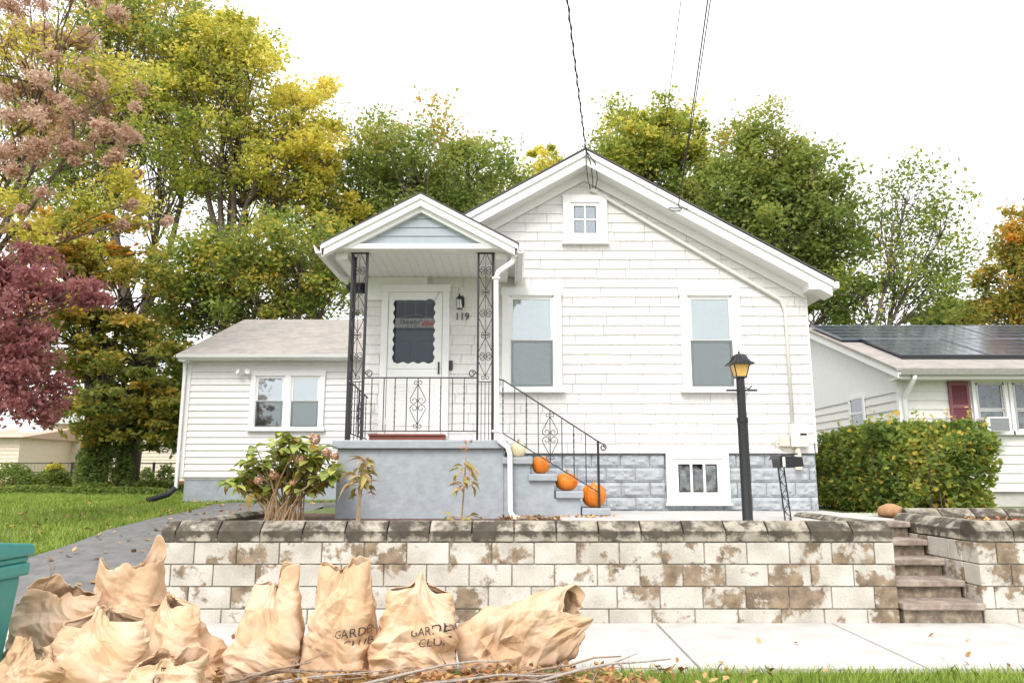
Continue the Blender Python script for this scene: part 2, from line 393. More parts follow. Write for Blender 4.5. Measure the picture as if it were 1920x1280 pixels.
# street steps
st = empty('street_steps', (4.0, 7.3, 0), 'brownstone steps climbing between the two block walls from the sidewalk', 'steps')
for i in range(5):
    y0 = 7.20 + i*.30; zt = .165*(i+1)+.02
    w0, w1 = 3.612, 4.372
    MB().box(w0+.02, w1-.02, y0+.05, 8.9, zt-.165-.02, zt-.062).build('riser', M['stepriser'], st)
    m = MB(); rngs = random.Random(i); nseg = 8
    top = [(w0 + (w1-w0)*k/nseg, y0 + rngs.uniform(-.012, .012)) for k in range(nseg+1)]
    poly = top + [(w1, y0+.40), (w0, y0+.40)]
    m.prism(poly, 'z', zt-.062, zt).build('tread', M['stepstone'], st, bevel=.012)
# ================= HOUSE
house = empty('house', (1.06, HY, YARD), 'small white shingled gable house with grey-blue block foundation and front porch', 'house')
AX, AZ = 1.06, 5.96                      # apex of the roof at the front edge
HW, EZ = 3.42, 4.02                      # half width to the eave tip, eave height
XL, XR = -2.08, 4.20
FT = 1.65                                # top of the foundation
SL = (AZ-EZ)/HW
def roof_z(x): return AZ - SL*abs(x-AX)
# body
wall = MB().prism([(XL+.02, FT), (XR-.02, FT), (XR-.02, roof_z(XR)-.16), (AX, AZ-.16), (XL+.02, roof_z(XL)-.16)], 'y', HY+.02, 18.2).build('wall', M['siding'], house)
# shingles, one by one
def clip_poly(poly, a, b, c):
    """keep a*x + b*z <= c"""
    out = []
    for i in range(len(poly)):
        p, q = poly[i], poly[(i+1) % len(poly)]
        dp, dq = a*p[0]+b*p[1]-c, a*q[0]+b*q[1]-c
        if dp <= 0: out.append(p)
        if (dp < 0 < dq) or (dq < 0 < dp):
            t = dp/(dp-dq); out.append((p[0]+(q[0]-p[0])*t, p[1]+(q[1]-p[1])*t))
    return out
def rect_px(u0, u1, v0, v1, Y):
    x0 = pX(u0, (v0+v1)/2, Y); x1 = pX(u1, (v0+v1)/2, Y)
    return (x0, x1, pZ(v1, Y), pZ(v0, Y))
WIN1 = rect_px(941, 1053, 541, 732, HY); WIN2 = rect_px(1276, 1388, 541, 732, HY)
WIN2 = (WIN2[0], WIN2[0]+WIN1[1]-WIN1[0], WIN1[2], WIN1[3])
ATT = rect_px(1055, 1138, 368, 456, HY); DOOR = rect_px(714, 842, 536, 809, HY)
holes = [WIN1, WIN2, ATT, DOOR]
rows = []; z = FT-.012; EXP = .1385
rng = random.Random(11)
count = 0
stuffm = MB()
while z < AZ-.3:
    zt = z+EXP+.012
    half = (AZ-.17-z)/SL
    xa, xb = max(XL, AX-half), min(XR, AX+half)
    x = xa - rng.uniform(0, .3)
    while x < xb:
        wd = rng.choice([.30, .36, .42, .46, .52, .58, .62])*rng.uniform(.95, 1.05)
        s0, s1 = max(x+.0025, xa), min(x+wd-.0025, xb)
        x += wd
        segs = [(s0, s1)]
        for h in holes:
            if z+EXP*.6 > h[2] and z+EXP*.4 < h[3]:
                ns = []
                for (a, b_) in segs:
                    if b_ <= h[0]+.02 or a >= h[1]-.02: ns.append((a, b_))
                    else:
                        if a < h[0]: ns.append((a, h[0]+.02))
                        if b_ > h[1]: ns.append((h[1]-.02, b_))
                segs = ns
        for (a, b_) in segs:
            if b_-a < .03: continue
            j = rng.uniform(-.003, .003)
            poly = [(a, z+j), (b_, z+j+rng.uniform(-.0015, .0015)), (b_, zt), (a, zt)]
            poly = clip_poly(poly, SL, 1, AZ-.165+SL*AX); poly = clip_poly(poly, -SL, 1, AZ-.165-SL*AX) if poly else poly
            if len(poly) < 3: continue
            m = MB(); n = len(poly)
            yf = lambda p: HY-.004-.012*(1-(p[1]-z)/(EXP+.012))
            fr = [(p[0], yf(p), p[1]) for p in poly]; bk = [(p[0], HY+.021, p[1]) for p in poly]
            m.add(fr+bk, [tuple(range(n))] + [((i+1) % n, i, i+n, (i+1) % n+n) for i in range(n)])
            count += 1
            if count <= 300: m.build('shingle', M['shingle'], wall)
            else: stuffm.add(m.v, m.f)
    z += EXP
if stuffm.v: stuffm.build('shingles', M['shingle'], wall, kind='stuff')
# corner boards
for x0, x1 in ((XR-.0, XR+.022),): MB().box(x0, x1, HY-.012, HY+.09, FT, roof_z(XR)-.2).build('corner_board', M['white'], house)
# side walls siding rows are hidden; foundation of rock-faced blocks
fnd = MB().box(XL+.03, XR-.03, HY+.05, 18.1, .5, FT-.002).build('foundation', M['bluerock'], house)
def rock_mesh(seed, l=.40, h=.2):
    nx, nz = 9, 5; vs_ = []; fs = []
    for j in range(nz+1):
        for i in range(nx+1):
            x = l*i/nx; zz = h*j/nz
            e = min(i, nx-i, 1)*min(j, nz-j, 1)
            p = Vector((x*7+seed*9.1, seed*3.3, zz*9))
            d = .0 if not e else .016 + .034*abs(mnoise.noise(p)) + .015*mnoise.noise(p*2.1)
            vs_.append((x+.002, -d, zz+.002))
    for j in range(nz):
        for i in range(nx):
            a = j*(nx+1)+i; fs += [(a, a+1, a+nx+2), (a, a+nx+2, a+nx+1)] if (i+j+seed) % 2 else [(a, a+1, a+nx+1), (a+1, a+nx+2, a+nx+1)]
    b0 = len(vs_); vs_ += [(0.002, .06, .002), (l+.002, .06, .002), (l+.002, .06, h+.002), (.002, .06, h+.002)]
    c0, c1, c2, c3 = 0, nx, (nx+1)*(nz+1)-1, (nx+1)*nz
    fs += [(c0, b0, b0+1, c1)[::-1], (c3, c2, b0+2, b0+3)[::-1], (c0, c3, b0+3, b0)[::-1], (c1, b0+1, b0+2, c2)[::-1]]
    me = bpy.data.meshes.new('rock_block'); me.from_pydata(vs_, [], fs); me.update(); me.materials.append(M['bluerock'])
    return me
rocks = [rock_mesh(s) for s in range(7)]; rockh = [rock_mesh(s+20, .2) for s in range(3)]
BW = rect_px(1249, 1367, 847, 943, HY)
k = 0
for r in range(5):
    zz = FT-.2*(r+1)-.004; x = -.1 + (.2 if r % 2 else 0)
    while x < XR-.05:
        l = .4 if x+.4 <= XR+.01 else XR-x
        inside = x+l > BW[0]+.03 and x < BW[1]-.03 and zz+.1 > BW[2]
        if not inside and l > .1:
            o = share(None, 'rock_block', rocks[k % 7] if l > .3 else rockh[k % 3], (x, HY+.028, zz), fnd, scale=((l-.006)/(.4 if l > .3 else .2), 1, .97))
        elif inside:
            # pieces either side of the cellar window
            for (a, b_) in ((x, BW[0]-.0), (BW[1], x+l)):
                if .06 < b_-a < .4: share(None, 'rock_block', rockh[k % 3], (a, HY+.028, zz), fnd, scale=((b_-a-.006)/.2, 1, .97))
        k += 1; x += l
MB().box(XL, XR+.01, HY-.02, HY+.03, FT-.022, FT-.008).build('drip_edge', M['roofdark'], house)
# ---------- windows
def window(parent, rc, Y, name='window', blind=True, casing=.11, sill=True, screen=True, mat=None, glassm=None, split=.5):
    x0, x1, z0, z1 = rc; mw = mat or M['white']; gm = glassm or M['glass']
    w_ = MB()
    c = casing
    w_.box(x0, x0+c, Y-.045, Y+.02, z0, z1).box(x1-c, x1, Y-.045, Y+.02, z0, z1)
    w_.box(x0-.012, x1+.012, Y-.052, Y+.02, z1-c*1.05, z1+.006)
    o = w_.build(name, mw, parent, bevel=.004)
    if sill: MB().box(x0-.03, x1+.03, Y-.085, Y+.02, z0-.035, z0+.045).build('sill', mw, o, bevel=.005)
    else: MB().box(x0, x1, Y-.045, Y+.02, z0, z0+c).build('sill', mw, o)
    ix0, ix1, iz0, iz1 = x0+c, x1-c, z0+(.045 if sill else c), z1-c*1.05
    zm = iz0+(iz1-iz0)*split; s = .032
    # jamb liner, two sashes
    f = MB()
    f.box(ix0, ix0+.016, Y-.03, Y+.015, iz0, iz1).box(ix1-.016, ix1, Y-.03, Y+.015, iz0, iz1).box(ix0, ix1, Y-.03, Y+.015, iz1-.02, iz1)
    f.build('jamb', mw, o)
    for (a, b_, yy) in ((iz0, zm+.012, Y-.012), (zm-.012, iz1-.02, Y-.002)):
        q = MB(); A, B = ix0+.016, ix1-.016
        q.box(A, A+s, yy-.014, yy+.008, a, b_).box(B-s, B, yy-.014, yy+.008, a, b_)
        q.box(A+s, B-s, yy-.014, yy+.008, a, a+s).box(A+s, B-s, yy-.014, yy+.008, b_-s, b_)
        q.build('sash', mw, o)
    MB().box(ix0+.05, ix1-.05, Y-.0135, Y-.0115, iz0+.03, zm-.02).build('pane', gm, o)
    MB().box(ix0+.05, ix1-.05, Y-.0035, Y-.0015, zm+.02, iz1-.05).build('pane', gm, o)
    if screen:
        MB().box(ix0+.02, ix1-.02, Y-.0285, Y-.0275, iz0+.005, zm+.005).build('insect_screen', M['screen'], o)
        MB().box(ix0+.016, ix1-.016, Y-.031, Y-.027, zm+.002, zm+.014).build('screen_frame', M['alu'], o)
    if blind:
        b = MB(); nsl = int((iz1-iz0)/.025)
        for i in range(nsl):
            zz = iz0+.02+i*.025
            b.add([(ix0+.03, Y+.006, zz), (ix1-.03, Y+.006, zz), (ix1-.03, Y+.012, zz+.0245), (ix0+.03, Y+.012, zz+.0245)], [(0, 1, 2, 3)])
        b.build('blind', M['blind'], o)
    MB().box(ix0, ix1, Y+.0145, Y+.0185, iz0, iz1).build('backing', M['dark'], o)
    return o
YW = HY-.022
window(house, WIN1, YW); window(house, WIN2, YW)
# attic window with four panes
def fixed_window(parent, rc, Y, cols, rws, casing, gap, glassm, name='window'):
    x0, x1, z0, z1 = rc; c = casing
    o = MB().box(x0, x0+c, Y-.04, Y+.02, z0, z1).box(x1-c, x1, Y-.04, Y+.02, z0, z1).box(x0+c, x1-c, Y-.04, Y+.02, z1-c, z1).box(x0+c, x1-c, Y-.04, Y+.02, z0, z0+c*.8).build(name, M['white'], parent, bevel=.004)
    MB().box(x0-.02, x1+.02, Y-.06, Y+.02, z0-.03, z0+.002).build('sill', M['white'], o)
    ix0, ix1, iz0, iz1 = x0+c, x1-c, z0+c*.8, z1-c
    fr = gap; s = MB()
    s.box(ix0, ix0+fr, Y-.022, Y+.01, iz0, iz1).box(ix1-fr, ix1, Y-.022, Y+.01, iz0, iz1).box(ix0+fr, ix1-fr, Y-.022, Y+.01, iz0, iz0+fr).box(ix0+fr, ix1-fr, Y-.022, Y+.01, iz1-fr, iz1)
    gx0, gx1, gz0, gz1 = ix0+fr, ix1-fr, iz0+fr, iz1-fr; mt = fr*.42
    for i in range(1, cols): xx = gx0+(gx1-gx0)*i/cols; s.box(xx-mt/2, xx+mt/2, Y-.02, Y+.008, gz0, gz1)
    for j in range(1, rws): zz = gz0+(gz1-gz0)*j/rws; s.box(gx0, gx1, Y-.0195, Y+.0075, zz-mt/2, zz+mt/2)
    s.build('sash', M['white'], o)
    for i in range(cols):
        for j in range(rws):
            MB().box(gx0+(gx1-gx0)*i/cols+mt/2, gx0+(gx1-gx0)*(i+1)/cols-mt/2, Y-.006, Y-.004, gz0+(gz1-gz0)*j/rws+mt/2, gz0+(gz1-gz0)*(j+1)/rws-mt/2).build('pane', glassm, o)
    MB().box(ix0, ix1, Y+.012, Y+.017, iz0, iz1).build('backing', M['dark'], o)
    return o
fixed_window(house, ATT, YW, 2, 2, .115, .05, M['glass'])
fixed_window(house, BW, HY-.005, 3, 1, .09, .075, M['glassdirty'], 'cellar_window')
# ---------- main roof
def roofslab(parent, ax, az, hw, ez, y0, y1, th, mat, name='roof'):
    m = MB(); sl = (az-ez)/hw
    m.prism([(ax-hw, ez), (ax, az), (ax+hw, ez), (ax+hw, ez-th), (ax, az-th*1.0), (ax-hw, ez-th)], 'y', y0, y1)
    return m.build(name, mat, parent)
roof = roofslab(house, AX, AZ+.02, HW+.03, EZ+.01, HY+.001, 18.6, .026, M['roofdark'])
CUT = 2.42      # left of this the front overhang dies into the porch roof
MB().prism([(AX-CUT, AZ+.02-SL*CUT), (AX, AZ+.02), (AX+HW+.03, EZ+.01), (AX+HW+.03, EZ-.016), (AX, AZ-.006), (AX-CUT, AZ-.006-SL*CUT)], 'y', HY-.352, HY).build('roof_overhang', M['roofdark'], roof)
MB().box(XL+.01, AX-CUT+.15, HY-.045, HY-.022, 3.80, 4.138).build('porch_header', M['white'], roof)
def rake(parent, ax, az, hw, ez, y0, y1, top, bot, mat, name):
    """boards along both slopes, from `top` to `bot` below the roof line"""
    for sgn in (-1, 1):
        m = MB(); tx = ax+sgn*hw; ez_ = ez
        if sgn < 0 and hw > 2.42: ez_ = az-(az-ez)/hw*2.42; tx = ax-2.42
        m.prism([(ax, az-top), (tx, ez_-top), (tx, ez_-bot), (ax, az-bot)], 'y', y0, y1).build(name, mat, parent)
rake(roof, AX, AZ, HW, EZ, HY-.345, HY-.30, .017, .10, M['white'], 'rake_moulding')
rake(roof, AX, AZ, HW-.02, EZ+.0113, HY-.32, HY-.02, .10, .235, M['white'], 'rake_board')
rake(roof, AX, AZ, HW-.30, EZ+.17, HY-.05, HY-.021, .235, .36, M['white'], 'frieze_board')
for sgn in (-1, 1):
    tx = AX+sgn*HW
    if sgn > 0: MB().prism([(tx, EZ-.03), (tx-sgn*.34, EZ+.15), (tx-sgn*.34, EZ-.13), (tx-sgn*.02, EZ-.13)], 'y', HY-.318, HY-.018).build('eave_return', M['white'], roof)
    # gutter and soffit along the side
    MB().box(tx-sgn*.02, tx+sgn*.10, HY-.30 if sgn > 0 else HY+.4, 18.5, EZ-.115, EZ-.01).build('gutter', M['white'], roof, bevel=.02)
    MB().box(tx-sgn*.01, tx-sgn*.30, HY-.016, 18.4, EZ-.14, EZ-.118).build('soffit', M['white'], roof)
# downspout on the right side wall
MB().tube([(4.33, 10.7, 3.88), (4.26, 10.72, 3.7), (4.26, 10.72, 1.0)], .03, 4).build('downspout', M['white'], house)
# ---------- porch
PY = 9.10
pax, paz, phw, pez = -1.156, 4.85, 1.225, 4.19
pbase = MB().box(-2.12, -.10, PY+.06, HY+.03, .5, 1.66).build('porch_base', M['blue'], house, bevel=.01)
MB().box(-2.175, -.05, PY, HY+.03, 1.66, 1.765).build('porch_slab', M['blue'], pbase, bevel=.014)
# side steps
tops = [1.56, 1.36, 1.157, .957]; xe = [(-.12, .25), (.20, .545), (.525, .86), (.84, 1.18)]
for i, (tz, (a, b_)) in enumerate(zip(tops, xe)):
    MB().box(-.099+.001*i, b_-.035, PY+.075+.002*i, HY+.02, .5, tz-.088).build('step_riser', M['blue'], pbase)
    MB().box(a, b_, PY+.03, HY+.02, tz-.085, tz).build('tread', M['blue'], pbase, bevel=.012)
# step in front of the door
bs = MB().box(DOOR[0]-.07, DOOR[1]-.03, HY-.32, HY-.02, 1.767, 1.86).build('door_step', M['brown'], house, bevel=.006)
MB().box(DOOR[0]-.08, DOOR[1]-.02, HY-.34, HY-.02, 1.862, 1.89).build('step_board', M['brown'], bs, bevel=.006)
# porch roof
proof = roofslab(house, pax, paz+.015, phw+.02, pez+.006, PY-.145, HY, .022, M['roofdark'], 'porch_roof')
rake(proof, pax, paz, phw, pez, PY-.14, PY-.10, .008, .07, M['white'], 'rake_moulding')
rake(proof, pax, paz, phw-.01, pez+.0054, PY-.12, PY-.03, .07, .16, M['white'], 'rake_board')
rake(proof, pax, paz-.16, phw-.32, pez+.0124, PY-.07, PY+.02, .0, .06, M['white'], 'inner_moulding')
# blue gable boards
gz0 = 4.212
for i in range(4):
    za, zb = gz0+i*.115, gz0+(i+1)*.115-.003
    hw_a = (paz-.205-za)/((paz-pez)/phw); hw_b = (paz-.205-zb)/((paz-pez)/phw)
    if hw_a <= .02: break
    hw_b = max(hw_b, .001)
    m = MB(); m.add([(pax-hw_a, PY-.012, za), (pax+hw_a, PY-.012, za), (pax+hw_b, PY-.002, zb), (pax-hw_b, PY-.002, zb), (pax-hw_a, PY+.05, za), (pax+hw_a, PY+.05, za), (pax+hw_b, PY+.05, zb), (pax-hw_b, PY+.05, zb)],
        [(0, 1, 2, 3), (1, 0, 4, 5), (2, 1, 5, 6), (3, 2, 6, 7), (0, 3, 7, 4)])
    m.build('gable_board', M['bluegable'], proof)
MB().box(pax-phw+.12, pax+phw-.12, PY-.06, PY+.10, 4.145, 4.213).build('beam', M['white'], proof, bevel=.004)
MB().box(pax-phw+.02, pax+phw-.02, PY+.10, HY-.02, 4.148, 4.19).build('ceiling', M['white'], proof)
for i in range(22):
    x = pax-phw+.05+i*(2*phw-.1)/21.0
    MB().box(x-.0465, x+.0465, PY+.102, HY-.022, 4.140, 4.147).build('ceiling_board', M['white'], proof)
for sgn in (-1, 1):
    tx = pax+sgn*phw
    MB().box(tx-sgn*.005, tx-sgn*.03, PY-.12, HY-.02, pez-.16, pez-.035).build('fascia', M['white'], proof)
    g = MB().prism([(tx, pez-.12), (tx+sgn*.07, pez-.12), (tx+sgn*.10, pez-.02), (tx+sgn*.085, pez-.02), (tx+sgn*.06, pez-.105), (tx+sgn*.012, pez-.105), (tx+sgn*.012, pez-.02), (tx, pez-.02)], 'y', PY-.13, HY-.03)
    g.build('gutter', M['white'], proof)
    MB().box(pax+sgn*(phw-.13), pax+sgn*(phw-.28), PY+.1, HY-.02, 4.06, 4.139).build('side_beam', M['white'], proof)
# porch downspout
dsx = pX(931, 600, PY-.02)
P_ = [px(966, 478, PY-.02), px(960, 492, PY-.02), px(934, 510, PY-.02), px(930, 522, PY-.02), px(931, 812, PY-.02), px(936, 826, PY-.02), px(952, 838, PY-.02), px(956, 852, PY-.02), px(957, 958, PY-.02), px(962, 968, PY-.04), px(975, 973, PY-.08)]
dsp = MB().tube(P_, .042, 4, up=(0, 1, 0)).build('downspout', M['white'], house, bevel=.008)
for v in (522, 808): p = px(930, v, PY-.02); MB().box(p[0]-.05, p[0]+.05, PY-.065, PY+.03, p[2]-.012, p[2]+.012).build('strap', M['white'], dsp)
# ---------- iron work
def spiral(cx, cz, r, turns, a0, dirn, n=18):
    return [(cx+r*(1-.78*t)*math.cos(a0+dirn*turns*2*math.pi*t), cz+r*(1-.78*t)*math.sin(a0+dirn*turns*2*math.pi*t)) for t in [i/n for i in range(n+1)]]
def cscroll(mb, pl, x, z0, z1, wdt, sgn, r=.0045):
    """heart-like scroll: wide curl at z0, tapering to a small curl at z1"""
    d = 1 if z1 > z0 else -1
    R0 = wdt*.27; R1 = wdt*.16
    c0 = (x+sgn*wdt*.24, z0); c1 = (x+sgn*wdt*.16, z1)
    s0 = spiral(c0[0], c0[1], R0, 1.15, math.pi if sgn > 0 else 0, -sgn*d)[::-1]
    s0 = [(c0[0]+sgn*R0*math.cos(a)*(1-.75*t), c0[1]-d*R0*math.sin(a)*(1-.75*t)) for t, a in [(1-i/18, 2.2*math.pi*(1-i/18)) for i in range(19)]]
    mid = [(x+sgn*wdt*(.51-.46*t), z0+(z1-z0)*(.08+.78*t)) for t in [i/8 for i in range(9)]]
    s1 = [(c1[0]-sgn*R1*math.cos(a)*(1-.7*t), c1[1]+d*R1*math.sin(a)*(1-.7*t)) for t, a in [(i/14, 2.0*math.pi*i/14) for i in range(15)]]
    mb.tube([pl(p[0], p[1]) for p in s0+mid+s1], r, 5)
def column(parent, x0, x1, Y, zb, zt, side=None):
    """flat wrought-iron column: two square posts, scrolls between, balusters below"""
    o = MB().box(x0-.013, x0+.013, Y-.013, Y+.013, zb, zt).build('porch_column', M['iron'], parent)
    MB().box(x1-.016, x1+.016, Y-.016, Y+.016, zb, zt).build('post', M['iron'], o)
    MB().box(x0-.02, x1+.02, Y-.02, Y+.02, zt-.012, zt).build('cap', M['iron'], o)
    zs = zb+.72
    panels = [(x0, x1, lambda a, z: (a, Y, z))]
    if side: panels.append((Y, Y+side, lambda a, z: (x0, a, z)))
    for (a0, a1, pl) in panels:
        m = MB(); c = (a0+a1)/2; wd = (a1-a0)*.98
        if a0 == Y: MB().box(x0-.013, x0+.013, a1-.013, a1+.013, zb, zt).build('post', M['iron'], o)
        m.tube([pl(a0, zs), pl(a1, zs)], .008, 4)
        for i in range(1, 4): q = a0+(a1-a0)*i/4; m.tube([pl(q, zb), pl(q, zs)], .006, 4)
        m.tube([pl(c, zs+.05), pl(c, zt-.04)], .005, 4)
        H_ = zt-zs; q = H_/3
        for i in range(3):
            za = zs+q*i
            for sgn in (-1, 1):
                cscroll(m, pl, c, za+q*.53, za+q*.10, wd, sgn)
                cscroll(m, pl, c, za+q*.62, za+q*1.03, wd, sgn)
        m.build('scrollwork', M['iron'], o)
    return o
CY = PY+.12; zb = 1.766; zt = 4.144
cxl0, cxl1 = pX(655, 650, CY), pX(683, 650, CY); cxr0, cxr1 = pX(896, 650, CY), pX(924, 650, CY)
column(house, cxl0, cxl1, CY, zb, zt, side=.19); column(house, cxr0, cxr1, CY, zb, zt)
def baluster(mb, p0, p1, twist=False, r=.0075):
    if not twist: mb.tube([p0, p1], r, 4)
    else:
        p0 = Vector(p0); p1 = Vector(p1); n = 22
        mb.tube([p0, p0.lerp(p1, .15)], r, 4); mb.tube([p0.lerp(p1, .85), p1], r, 4)
        for ph in (0, math.pi):
            mb.tube([p0.lerp(p1, .15+.7*i/n)+Vector((.0055*math.cos(ph+i*.9), .0055*math.sin(ph+i*.9), 0)) for i in range(n+1)], r*.62, 4)
def railing(parent, A, B, zt0, zt1, zb0, zb1, ts, scroll_i, name='porch_railing', r=.011):
    """A, B plan points; top and bottom rails; balusters at fractions ts"""
    A, B = Vector((A[0], A[1], 0)), Vector((B[0], B[1], 0))
    o = MB().tube([A+Vector((0, 0, zt0)), B+Vector((0, 0, zt1))], r, 4, up=(0, 0, 1)).build(name, M['iron'], parent)
    MB().tube([A+Vector((0, 0, zb0)), B+Vector((0, 0, zb1))], r*.8, 4, up=(0, 0, 1)).build('lower_rail', M['iron'], o)
    for i, t in enumerate(ts):
        p = A.lerp(B, t); z1 = zt0+(zt1-zt0)*t; z0 = zb0+(zb1-zb0)*t
        m = MB(); baluster(m, (p.x, p.y, z0-.0), (p.x, p.y, z1), i % 2 == 0 and i != scroll_i); m.build('baluster', M['iron'], o)
        if i == scroll_i:
            m = MB(); c = (z0+z1)/2; hh = (z1-z0)*.40; dr = (B-A).normalized()
            pl = lambda a, z: (p.x+dr.x*a, p.y+dr.y*a, z)
            for sgn in (-1, 1):
                cscroll(m, pl, 0, c+.05, c+hh, .185, sgn); cscroll(m, pl, 0, c-.05, c-hh, .185, sgn)
            m.build('scrollwork', M['iron'], o)
    return o
rx0, rx1 = cxl1+.016, cxr0-.013
rt = pZ(708, CY); rb = pZ(808, CY)
us = [696, 719, 740, 762, 783, 805, 826, 848, 870]
fr_ = railing(house, (rx0, CY), (rx1, CY), rt, rt, rb, rb, [(pX(u, 760, CY)-rx0)/(rx1-rx0) for u in us], 4)
for (cx, sg) in ((rx0, 1), (rx1, -1)):    # curls where the rail meets the columns
    m = MB(); m.tube([(cx+sg*(.055-.05*math.cos(a)*(1-.6*t)), CY, rt+.05+.05*math.sin(a)*(1-.6*t)) for t, a in [(i/16, -.5*math.pi*0+ 2.6*math.pi*i/16) for i in range(17)]], .007, 5); m.build('curl', M['iron'], fr_)
railing(house, (cxl0, CY+.22), (cxl0+.03, HY-.06), 2.50, 2.40, 1.86, 1.83, [.06, .2, .34, .48, .62, .76, .9], 3)
# stair railing
SY = PY+.10
sx0, sx1 = pX(943, 715, SY), pX(1121, 826, SY)
stt0, stt1 = pZ(712, SY), pZ(827, SY); stb0, stb1 = pZ(812, SY), pZ(923, SY)
us = [943, 965, 987, 1009, 1031, 1053, 1075, 1097]
sr = railing(house, (sx0, SY), (sx1, SY), stt0, stt1, stb0, stb1, [(pX(u, 770, SY)-sx0)/(sx1-sx0) for u in us], 4, 'stair_railing')
MB().tube([px(934, 711, SY), px(943, 712, SY)], .011, 4).build('rail_end', M['iron'], sr)
MB().box(sx1-.014, sx1+.014, SY-.014, SY+.014, .958, stt1+.005).build('newel_post', M['iron'], sr)
m = MB(); m.tube([(sx1+.0+.055*t*1.2+.02*math.sin(a*.0), SY, stt1-.035*t) for t, a in [(0, 0), (.5, 0), (1, 0)]] + [(sx1+.062+.042*math.sin(a)*(1-.6*t)-.0, SY, stt1-.075+.042*math.cos(a)*(1-.6*t)) for t, a in [(i/16, 2.6*math.pi*i/16) for i in range(17)]], .008, 5).build('curl', M['iron'], sr)
# ---------- door
x0, x1, z0, z1 = DOOR; yd = HY-.02; cs = .095
df = MB().box(x0, x0+cs, yd-.05, yd+.02, 1.80, z1).box(x1-cs, x1, yd-.05, yd+.02, 1.80, z1).box(x0-.012, x1+.012, yd-.058, yd+.02, z1-cs*1.1, z1+.004).build('door_casing', M['white'], house, bevel=.004)
dx0, dx1, dz0, dz1 = x0+cs+.006, x1-cs-.006, 1.90, z1-cs*1.1-.006
# storm door: frame with a scalloped opening
wx0, wx1, wz0, wz1 = pX(737, 620, yd), pX(816, 620, yd), pZ(681, yd), pZ(561, yd)
def scallop(x0, x1, z0, z1, nx, nz, amp, per=10):
    pts = []
    for i in range(nx*per): t = i/(nx*per); pts.append((x0+(x1-x0)*t, z0-amp*math.cos(2*math.pi*t*nx)*-1-amp))
    for i in range(nz*per): t = i/(nz*per); pts.append((x1+amp*(-math.cos(2*math.pi*t*nz))+amp*.0, z0+(z1-z0)*t))
    for i in range(nx*per): t = i/(nx*per); pts.append((x1-(x1-x0)*t, z1-amp*math.cos(2*math.pi*t*nx)))
    for i in range(nz*per): t = i/(nz*per); pts.append((x0-amp*(-math.cos(2*math.pi*t*nz)), z1-(z1-z0)*t))
    return pts
inner = scallop(wx0+.01, wx1-.01, wz0+.015, wz1-.01, 4, 7, .012)
def frame_with_hole(outer, inner, y0, y1, mat, name, parent):
    """outer rectangle (x0,x1,z0,z1), inner closed loop: project each inner point to the rectangle"""
    X0, X1, Z0, Z1 = outer; cx = sum(p[0] for p in inner)/len(inner); cz = sum(p[1] for p in inner)/len(inner)
    out = []
    for (x, z) in inner:
        dx, dz = x-cx, z-cz
        tx = ((X1-cx)/dx if dx > 0 else (X0-cx)/dx) if abs(dx) > 1e-9 else 1e9
        tz = ((Z1-cz)/dz if dz > 0 else (Z0-cz)/dz) if abs(dz) > 1e-9 else 1e9
        t = min(tx, tz); out.append((cx+dx*t, cz+dz*t))
    # snap nearest to the corners
    for c in ((X0, Z0), (X1, Z0), (X1, Z1), (X0, Z1)):
        k = min(range(len(out)), key=lambda i: (out[i][0]-c[0])**2+(out[i][1]-c[1])**2); out[k] = c
    n = len(inner); m = MB()
    vs_ = [(p[0], y0, p[1]) for p in inner]+[(p[0], y0, p[1]) for p in out]+[(p[0], y1, p[1]) for p in inner]+[(p[0], y1, p[1]) for p in out]
    fs = []
    for i in range(n):
        j = (i+1) % n
        fs += [(i, n+i, n+j, j), (i, j, 2*n+j, 2*n+i), (n+i, 3*n+i, 3*n+j, n+j)]
    return m.add(vs_, fs).build(name, mat, parent)
sdz = wz0-.08
sdoor = frame_with_hole((dx0, dx1, sdz, dz1), inner, yd-.034, yd-.008, M['door'], 'storm_door', house)
MB().box(dx0, dx1, yd-.034, yd-.008, dz0, sdz-.004).build('kick_panel', M['door'], sdoor)
lx0, lx1 = dx0+.10, dx1-.10
m = MB()
for i in range(30):
    zz = dz0+.12+i*.020
    if zz > sdz-.16: break
    m.add([(lx0, yd-.043, zz), (lx1, yd-.043, zz), (lx1, yd-.035, zz+.019), (lx0, yd-.035, zz+.019), (lx0, yd-.034, zz), (lx1, yd-.034, zz)], [(0, 1, 2, 3), (0, 4, 5, 1)])
m.build('louvre', M['door'], sdoor, kind='stuff')
for (a, b_) in ((lx0-.02, (lx0+lx1)/2-.02), ((lx0+lx1)/2+.02, lx1+.02)):
    MB().box(a, b_, yd-.040, yd-.034, sdz-.12, sdz-.035).build('raised_panel', M['door'], sdoor, bevel=.004)
MB().box(dx0+.05, dx1-.05, yd-.0215, yd-.0195, wz0-.02, wz1+.02).build('pane', glass_mat('storm_glass', (.92, .94, .95), -.025), sdoor)
hx = pX(823, 690, yd)
MB().box(hx-.011, hx+.011, yd-.062, yd-.034, pZ(702, yd), pZ(679, yd)).build('handle', M['black'], sdoor, bevel=.008)
for v in (575, 640, 700, 790): p = px(724, v, yd); MB().box(p[0]-.008, p[0]+.008, yd-.042, yd-.03, p[2]-.04, p[2]+.04).build('hinge', M['door'], sdoor)
